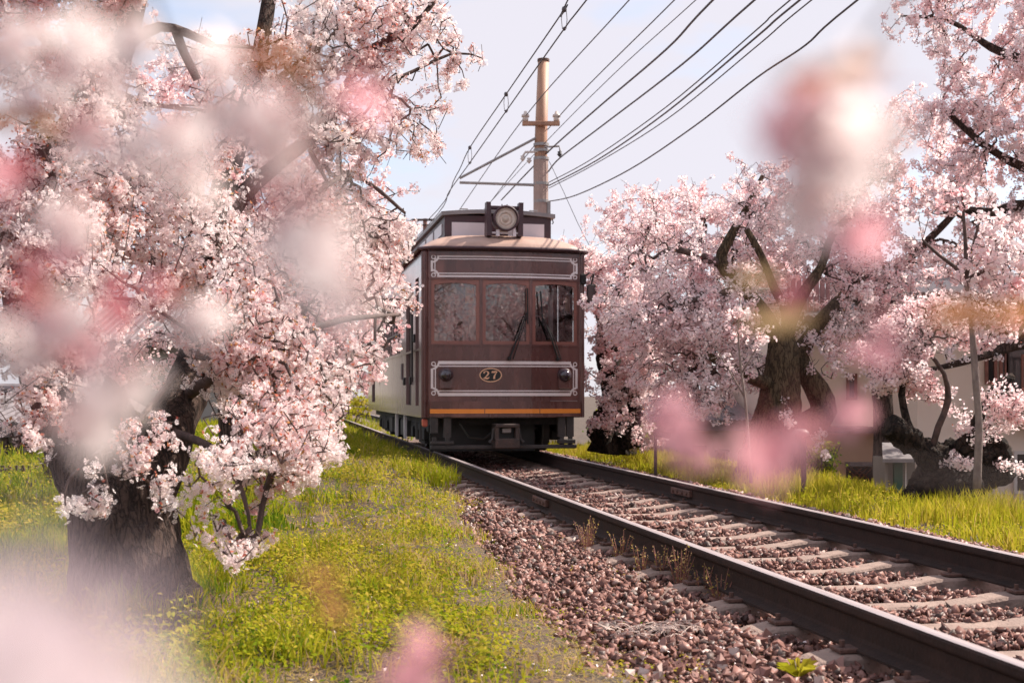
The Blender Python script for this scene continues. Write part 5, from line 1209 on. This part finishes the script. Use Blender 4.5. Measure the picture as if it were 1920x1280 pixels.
# leafy weeds (clover, mugwort): small broad leaves heaped in clumps
def leafy(n_c, y0, y1, per, size, rad, hgt, left=True):
    if left == 'gravel': X, Y, e, d = meadow(n_c, y0, y1, lambda y: -1.0-shoulder(y), lambda y: -0.86, 1.2)
    elif left: X, Y, e, d = meadow(n_c, y0, y1, lambda y: -6.5, lambda y: -0.95-shoulder(y)*0.85, 1.4)
    else: X, Y, e, d = meadow(n_c, y0, y1, lambda y: 1.55, lambda y: 4.6, 1.3)
    f = fbm(X, Y, 0.9, 40); keep = gg.random(len(X)) < np.clip(0.45+1.6*f, 0.06, 1)
    X, Y, f, d = X[keep], Y[keep], f[keep], d[keep]
    z = np.array([gz(a,b) for a,b in zip(X,Y)])
    ci = np.repeat(np.arange(len(X)), per)
    off = gg.normal(size=(len(ci),3))*rad; cs_ = gg.uniform(0.15,1.0,len(X))**1.3; hh = hgt*gg.random(len(ci))*cs_[ci]*np.clip(0.8+1.1*f[ci],0.25,1.7)
    pos = np.stack([X[ci]+off[:,0], Y[ci]+off[:,1], z[ci]+hh*(1-np.clip(np.hypot(off[:,0],off[:,1])/rad/3,0,0.8))+0.004],1)
    nrm = np.stack([off[:,0]*6+gg.normal(size=len(ci))*0.4, off[:,1]*6+gg.normal(size=len(ci))*0.4, np.full(len(ci),0.75)],1)
    V, F = scatter(QUA, QUAF, pos, nrm, size*gg.uniform(0.6,1.4,len(ci)), gg)
    rv = np.clip(0.52+0.40*f[ci]+gg.normal(size=len(ci))*0.16+0.22*hh/hgt-0.06, 0, 0.80)
    return V, F, rv
parts = [leafy(7800,3.2,9,22,0.0190,0.050,0.28), leafy(4600,9,26,18,0.024,0.09,0.26), leafy(1800,6.5,20,18,0.022,0.09,0.26,False), leafy(1300,3.6,14,16,0.012,0.030,0.10,'gravel')]
off = 0; Vs, Fs, Rs = [], [], []
for V, F, R_ in parts: Vs.append(V); Fs.append(F+off); Rs.append(R_); off += len(V)
tag(npmesh('weeds', np.concatenate(Vs), np.concatenate(Fs), M['grass'], rnd=np.concatenate(Rs)), 'small leafy green weeds growing through the bank left of the rails', 'weeds', kind='stuff')
# tall yellow grass right of the rails
X, Y, e, d = meadow(60000, 6.0, 26, lambda y: 1.32, lambda y: 5.0, 1.25)
f = fbm(X, Y, 1.1, 60); keep = gg.random(len(X)) < np.clip((e-1.48+0.35*f)*2.6, 0, 1)*np.clip(0.75+1.0*f,0.12,1)
X, Y, e, f = X[keep], Y[keep], e[keep], f[keep]
z = np.array([gz(a,b) for a,b in zip(X,Y)])
h = 0.20*np.clip((e-1.3)*1.3,0.35,1)*np.clip(0.85+1.0*f,0.3,1.8)*gg.uniform(0.55,1.15,len(X))
tag(blades('grass', np.stack([X,Y,z],1), h, 0.0065*gg.uniform(0.6,1.3,len(X)), np.clip(0.62+0.2*f+gg.normal(size=len(X))*0.10,0,0.86), gg, 0.6), 'tall sunlit yellow green grass between the rails and the houses', 'grass', kind='stuff')
# rank grass that leans over the rail beside the tram
n = 5200; Y = gg.uniform(14.3, 26, n); e = -0.92-gg.random(n)**1.5*0.7; X = TC-TT*Y+e/CT; z = np.array([max(gz(a,b), -0.03) for a,b in zip(X,Y)])
f = fbm(X, Y, 1.6, 71)
tag(blades('grass', np.stack([X,Y,z],1), 0.20*np.clip(0.8+0.9*f,0.25,1.6)*gg.uniform(0.5,1.1,n), 0.006*gg.uniform(0.6,1.3,n), np.clip(0.5+0.3*f+gg.normal(size=n)*0.2,0,1), gg, 0.8), 'rank grass hiding the foot of the rail beside the tram', 'grass', kind='stuff')
# low green cover farther away on both sides
X = np.concatenate([gg.uniform(-22,-6,9000), gg.uniform(-8,-2.2,5000)]); Y = np.concatenate([gg.uniform(9,36,9000), gg.uniform(24,50,5000)])
z = np.array([gz(a,b) for a,b in zip(X,Y)])
tag(blades('grass', np.stack([X,Y,z],1), gg.uniform(0.1,0.3,len(X)), gg.uniform(0.01,0.02,len(X)), gg.uniform(0.3,0.75,len(X)), gg, 0.6), 'rough far grass behind the trunk and along the rails on the left', 'grass', kind='stuff')

def plant(name, loc, stems, n_leaf, size, label, hgt, rv=(0.4,0.75), seed=1, straw=False, rosette=False, spread=0.06, cat='plant', group=None):
    g = np.random.default_rng(seed); root = empty(name, loc, 0, label, cat, group)
    pos, nrm, sb = [], [], MB()
    for k in range(stems):
        a = g.uniform(0,6.28); r = spread*g.random()**0.5; top = np.array([math.cos(a)*r*1.8, math.sin(a)*r*1.8, hgt*g.uniform(0.6,1.0)])
        b0 = np.array([math.cos(a)*r*0.5, math.sin(a)*r*0.5, -0.02])
        sb.tube([b0, (b0+top)/2+np.array([0,0,hgt*0.08]), top], [0.0035,0.003,0.0015], 4)
        for q in range(n_leaf):
            t = g.uniform(0.25,1.0); p = b0*(1-t)+top*t; pos.append(p+g.normal(size=3)*size*0.5); nrm.append(g.normal(size=3)+np.array([0,0,0.5]))
    sb.build('stems', M['wood_red'] if straw else M['young_stem'], root); tag(root.children[0] if root.children else root)
    V, F = scatter(QUA, QUAF, np.array(pos), np.array(nrm), size*g.uniform(0.6,1.3,len(pos)), g)
    npmesh('leaves', V, F, M['grass'], root, rnd=g.uniform(rv[0],rv[1],len(pos)))['kind'] = 'stuff'
    for c in root.children:
        if c.name.startswith('stems'): c['kind'] = 'stuff'
    return root
M['young_stem'] = pm('green_stem', (0.16,0.22,0.04), (0.10,0.15,0.03), 9, 0.7)
# dry reddish stalks along the left rail
stalk_px = [(1205,1075,'tallest reddish'),(1240,1080,'bushy straw coloured'),(1275,1098,'pale feathery'),(1320,1110,'low dark red'),(1165,1050,'slim russet'),(1100,1030,'small greenish brown'),(1350,1125,'last short brown')]
for k, (px, py, wd) in enumerate(stalk_px):
    Yp = FPX*1.04/(py-HY); loc = P(px,py,Yp)
    plant('dry_weed', loc, 7+k%3*3, 12, 0.011, f'{wd} dry weed growing against the near rail', 0.17+0.03*(k%3), (0.82,1.0), 200+k, True, spread=0.05, cat='weed', group='dry weeds along the near rail')
# pale tangle of dead stems on the gravel
Yp = FPX*1.03/(1190-HY); loc = P(1225,1190,Yp); g = np.random.default_rng(15)
dead = empty('dead_grass', loc, 0, 'pale tangle of dead grass stems lying on the gravel beside the near rail', 'grass clump')
tb = MB()
for k in range(70):
    a = g.uniform(0,6.28); p0 = Vector((g.normal()*0.10, g.normal()*0.06, 0.005+g.random()*0.03)); d = Vector((math.cos(a), math.sin(a)*0.6, g.uniform(-0.1,0.35)))*g.uniform(0.05,0.13)
    tb.tube([p0, p0+d*0.5+Vector((g.normal()*0.01,g.normal()*0.01,0.012)), p0+d], [0.0022,0.002,0.001], 3)
tb.build('stems', pm('dead_stem', (0.62,0.50,0.44), (0.45,0.34,0.29), 20, 0.9), dead)['kind'] = 'stuff'
# leafy clump on the gravel at the lower right
Yp = FPX*1.03/(1268-HY); loc = P(1496,1268,Yp); g = np.random.default_rng(9)
ro = empty('weed_rosette', loc, 0, 'bright green rosette of narrow leaves on the gravel near the lower right', 'weed')
for k in range(22):
    a = 6.28*k/22+g.uniform(-0.15,0.15); l_ = g.uniform(0.055,0.09); u = g.uniform(0.3,0.9); d = np.array([math.cos(a),math.sin(a),0]); s_ = np.array([-math.sin(a),math.cos(a),0])
    m_ = d*l_*0.5+np.array([0,0,l_*0.5*u+0.02]); t_ = d*l_+np.array([0,0,l_*0.55*u+0.015])
    me = bpy.data.meshes.new('leaf'); me.from_pydata([tuple(d*0.005),tuple(m_+s_*0.009),tuple(t_),tuple(m_-s_*0.009)],[],[(0,1,2),(0,2,3)]); me.materials.append(M['grass'])
    me.attributes.new('rnd','FLOAT','FACE').data.foreach_set('value',[float(g.uniform(0.55,0.72))]*2); link('leaf', me, ro)
# bright tuft near the tram and a few taller tufts
for k, (px, py, n, hgt, lb) in enumerate(((818,912,60,0.32,'bright green grass tuft at the tram end of the bank'),(765,868,40,0.30,'ragged weed tuft in the shade beside the tram'),(700,1110,50,0.10,'low green tuft in the middle of the bank'),(340,1010,90,0.45,'tall grass tuft growing against the big cherry trunk'))):
    Yp = FPX*1.0/(py-HY); loc = P(px,py,Yp); g = np.random.default_rng(300+k); root = empty('grass_tuft', loc, 0, lb, 'grass tuft', 'grass tufts on the bank')
    q = np.concatenate([g.normal(size=(n,2))*0.06*max(1,Yp/10), np.zeros((n,1))],1)
    blades('blades', q, hgt*g.uniform(0.5,1,n), 0.006*g.uniform(0.7,1.4,n), g.uniform(0.35,0.65,n), g, 0.8, root)['kind'] = 'stuff'
# shrub by the porch and the dark green hedge at left
def shrub(name, px, py, Y, w, hgt, n, size, label, rv, seed):
    g = np.random.default_rng(seed); base = P(px,py,Y); root = empty(name, base, 0, label, 'shrub', 'shrubs')
    v = g.normal(size=(n,3)); v /= np.linalg.norm(v,axis=1)[:,None]; v *= (g.random(n)**0.4)[:,None]
    ctr = np.array([0,0,hgt*0.5]); lump = 0.75+0.5*np.array([noise.noise(Vector(a*2.2)+Vector((seed,0,0))) for a in v])
    pos = ctr+v*np.array([w,w*0.8,hgt*0.55])*lump[:,None]
    V, F = scatter(QUA, QUAF, pos, v+g.normal(size=v.shape)*0.5+np.array([0,0,0.3]), size*g.uniform(0.6,1.3,n), g)
    npmesh('foliage', V, F, M['grass'], root, rnd=g.uniform(rv[0],rv[1],n))['kind'] = 'stuff'
    b = MB()
    for k in range(7): a = 0.9*k; b.tube([(0,0,-0.3),(math.cos(a)*w*0.4,math.sin(a)*w*0.4,hgt*0.45),(math.cos(a)*w*0.7,math.sin(a)*w*0.6,hgt*0.8)],[0.02,0.014,0.006],5)
    b.build('stems', M['bark_branch'], root)['kind'] = 'stuff'
shrub('shrub', 1540, 905, 16.5, 0.36, 0.62, 900, 0.04, 'glossy green shrub between the marker post and the lattice', (0.05,0.6), 31)
shrub('shrub', 100, 900, 13.0, 0.22, 0.30, 420, 0.035, 'bright yellow green bush left of the big cherry trunk', (0.45,0.7), 32)
shrub('shrub', 620, 800, 33, 0.9, 1.0, 700, 0.09, 'yellow green bush beyond the rails at the far end of the tram', (0.35,0.75), 33)
shrub('shrub', 660, 790, 42, 1.2, 1.1, 700, 0.10, 'sunny bush behind the tram at the end of the bank', (0.45,0.85), 34)
shrub('shrub', 1170, 835, 20.5, 0.7, 0.6, 900, 0.05, 'dark green bush at the foot of the gnarled tree beside the tram', (0.0,0.5), 35)

# ------------------------------------------------------------------ blossom sprigs close to the lens
def petal_flower(name, rad, cup, seed, mats):
    g = random.Random(seed); b = MB()
    for k in range(5):
        a = 2*math.pi*k/5+g.uniform(-0.08,0.08); rr = rad*g.uniform(0.92,1.06)
        rows = [(0.08,0.06),(0.35,0.26),(0.65,0.36),(0.88,0.30),(1.0,0.12)]
        vs_ = []
        for t, w in rows:
            for q in (-1,0,1):
                x = rr*t; y = rr*w*q; z = rr*(cup*t*t + 0.10*abs(q)*t) - (0.03*rr if (t == 1.0 and q == 0) else 0)
                if t == 1.0 and q == 0: x *= 0.93
                vs_.append((x*math.cos(a)-y*math.sin(a), x*math.sin(a)+y*math.cos(a), z))
        fs_ = [(r*3+q, r*3+q+1, r*3+q+4, r*3+q+3) for r in range(4) for q in range(2)]
        b.add(vs_, fs_, 0)
    for k in range(12):
        a = 2*math.pi*k/12; b.tube([(0,0,0),(rad*0.22*math.cos(a),rad*0.22*math.sin(a),rad*0.32)], rad*0.012, 3, 1, False)
    b.lathe([(rad*0.05,-rad*0.42),(rad*0.11,-rad*0.38),(rad*0.10,-rad*0.12),(rad*0.16,0.0),(0.0005,rad*0.03)],(0,0,0),'z',8,1)
    b.tube([(0,0,-rad*0.4),(0,rad*0.1,-rad*0.9),(0,rad*0.3,-rad*1.5)], rad*0.035, 4, 1, False)
    me = bpy.data.meshes.new(name); me.from_pydata(b.v,[],b.f)
    for m in mats: me.materials.append(m)
    me.polygons.foreach_set('material_index', b.m); me.polygons.foreach_set('use_smooth',[True]*len(me.polygons)); return me
def tmat(name, c, tr=0.52):
    m, n, l, out = newmat(name); tc = n.new('ShaderNodeTexCoord'); ns = n.new('ShaderNodeTexNoise'); ns.inputs['Scale'].default_value = 120
    r = ramp(n, [(0.3, tuple(x*0.9 for x in c)), (0.7, c)]); l.new(tc.outputs['Object'], ns.inputs['Vector']); l.new(ns.outputs['Fac'], r.inputs['Fac'])
    d = n.new('ShaderNodeBsdfDiffuse'); t = n.new('ShaderNodeBsdfTranslucent'); mx = n.new('ShaderNodeMixShader'); mx.inputs[0].default_value = tr
    l.new(r.outputs['Color'], d.inputs['Color']); l.new(r.outputs['Color'], t.inputs['Color']); l.new(d.outputs['BSDF'], mx.inputs[1]); l.new(t.outputs['BSDF'], mx.inputs[2]); l.new(mx.outputs['Shader'], out.inputs['Surface']); return m
M['sp_white'] = tmat('sprig_petal_white', (0.90,0.80,0.78)); M['sp_pink'] = tmat('sprig_petal_pink', (0.87,0.46,0.51)); M['sp_red'] = tmat('sprig_calyx', (0.68,0.27,0.30)); M['sp_leaf'] = tmat('sprig_leaf', (0.42,0.20,0.09)); M['sp_olive'] = tmat('sprig_leaf_olive', (0.40,0.28,0.15))
FL = {'w': petal_flower('flower', 0.0175, 0.25, 1, [M['sp_white'], M['sp_red']]), 'v': petal_flower('flower', 0.0165, 0.5, 2, [M['sp_white'], M['sp_red']]),
      'p': petal_flower('flower', 0.0165, 0.45, 3, [M['sp_pink'], M['sp_red']]), 'r': petal_flower('bud', 0.0110, 1.3, 4, [M['sp_red'], M['sp_red']])}
def leaf_me(mat):
    b = MB(); rows = [(0,0.0015),(0.012,0.006),(0.024,0.008),(0.036,0.006),(0.046,0.0008)]; vs_ = []
    for x, w in rows:
        for q in (-1,0,1): vs_.append((x, w*q, 0.002*abs(q)-x*x*3))
    b.add(vs_, [(r*3+q, r*3+q+1, r*3+q+4, r*3+q+3) for r in range(4) for q in range(2)])
    me = bpy.data.meshes.new('leaf'); me.from_pydata(b.v,[],b.f); me.materials.append(mat); return me
M['sp_shade'] = tmat('sprig_petal_shaded', (0.80,0.69,0.71), 0.42)  # white petal greyed in colour to imitate the backlit shade on the veil
FL['s'] = petal_flower('flower', 0.017, 0.35, 6, [M['sp_shade'], M['sp_shade']])
FL['o'] = leaf_me(M['sp_leaf']); FL['g'] = leaf_me(M['sp_olive'])
DS = 0.76
def sprig(label, twig, items, seed):
    """twig: picture polyline with depths, running out of the frame; items: (kind, column, row, depth)"""
    g = random.Random(seed); pts_ = [P(a_,b_,c_*DS) for a_,b_,c_ in twig]; base = pts_[0]
    root = empty('blossom_sprig', base, 0, label, 'blossom', 'blossom sprigs close to the camera')
    MB().tube([p-base for p in pts_], [0.0009]*(len(pts_)-1)+[0.0005], 6).build('twig', M['bark_branch'], root, True)
    for kd_, px, py, Y in items:
        p = P(px,py,Y*DS)-base
        q = Vector((-0.45+g.gauss(0,0.4), -0.50+g.gauss(0,0.4), -0.45+g.gauss(0,0.4))).normalized().to_track_quat('Z','Y').to_euler()
        link({'r':'bud','o':'leaf','g':'leaf'}.get(kd_,'flower'), FL[kd_], root, p, (q.x,q.y,q.z+g.uniform(0,6)), g.uniform(0.85,1.1)*(0.44 if kd_ in 'og' else 0.56))
    return root
sprig('blurred white blossom sprig filling the upper left corner', [(-260,-200,0.5),(-40,-20,0.46),(90,90,0.44),(160,200,0.43)],
  [('w',70,40,0.44),('w',160,60,0.40),('v',110,130,0.42),('w',60,190,0.45),('w',205,150,0.41),('w',150,260,0.43),('v',250,60,0.44),('r',30,290,0.45),('p',20,330,0.44),('r',172,208,0.46),('o',215,20,0.45),('w',10,90,0.42)], 1)
sprig('blurred bright blossom sprig in front of the upper left branches', [(200,-260,0.44),(300,60,0.42),(400,180,0.40),(500,260,0.38),(570,380,0.37)],
  [('v',430,110,0.42),('w',400,200,0.40),('w',320,235,0.38),('w',340,320,0.38),('w',540,215,0.36),('v',500,290,0.36),('w',585,330,0.36),('w',595,400,0.37),('r',545,365,0.36),('v',250,270,0.40),('w',470,215,0.37),('o',630,135,0.34),('o',600,120,0.35),('p',690,165,0.36),('v',380,330,0.40)], 2)
sprig('blurred pink and white sprig along the left edge at mid height', [(-300,300,0.46),(-60,420,0.44),(90,520,0.42),(180,640,0.40),(220,760,0.39)],
  [('r',40,470,0.44),('r',70,520,0.44),('w',130,410,0.42),('p',110,450,0.43),('g',30,545,0.45),('w',100,590,0.40),('w',170,680,0.38),('v',200,745,0.38),('w',60,660,0.41),('w',155,790,0.37),('o',75,225,0.46),('p',150,620,0.41),('g',40,215,0.45),('v',20,600,0.42),('r',230,520,0.47),('r',320,525,0.47),('g',350,545,0.48),('v',370,590,0.46),('r',195,590,0.43),('v',240,700,0.39)], 3)
sprig('very close pale blossom veil at the lower left corner', [(-500,1500,0.20),(-200,1300,0.17),(60,1180,0.15)],
  [('s',20,1170,0.15),('s',120,1275,0.14),('s',-60,1290,0.14),('s',230,1330,0.14),('s',60,1330,0.135),('s',150,1200,0.145),('s',60,1230,0.14),('s',-20,1200,0.13)], 4)
sprig('faint white blossom drifting between the big tree and the tram roof', [(560,-300,0.34),(600,200,0.32),(620,420,0.30)], [('v',600,470,0.30),('v',655,535,0.28)], 5)
sprig('large blurred peach and white blossom cluster against the sky at right', [(1800,-300,0.40),(1700,-20,0.37),(1600,120,0.34),(1540,280,0.33)],
  [('w',1570,215,0.33),('w',1590,300,0.32),('v',1490,330,0.32),('w',1530,390,0.33),('p',1480,240,0.33),('o',1500,145,0.34),('o',1455,150,0.34),('w',1600,160,0.34),('w',1555,270,0.32),('v',1640,240,0.36),('p',1610,430,0.40)], 6)
sprig('deep pink blurred blossom in front of the thick flared trunk', [(2200,980,0.42),(1800,900,0.40),(1500,830,0.38),(1300,830,0.40)],
  [('p',1450,820,0.36),('p',1440,850,0.37),('r',1500,780,0.42),('p',1300,830,0.46),('p',1580,770,0.50),('p',1250,790,0.52)], 7)
sprig('pink blurred blossom in front of the stump tree branches', [(2250,560,0.46),(1900,600,0.44),(1690,640,0.42),(1500,540,0.44)],
  [('p',1680,640,0.44),('p',1640,650,0.50),('r',1500,550,0.48),('p',1590,430,0.48),('o',1840,590,0.44),('o',1875,580,0.45),('g',1360,525,0.50),('g',1390,600,0.50)], 8)
sprig('coral pink blurred blossom low in front of the grass bank', [(700,1700,0.36),(780,1400,0.36),(815,1230,0.36)],
  [('p',810,1225,0.40),('p',780,1265,0.41),('o',640,1075,0.42),('o',650,1150,0.44)], 9)
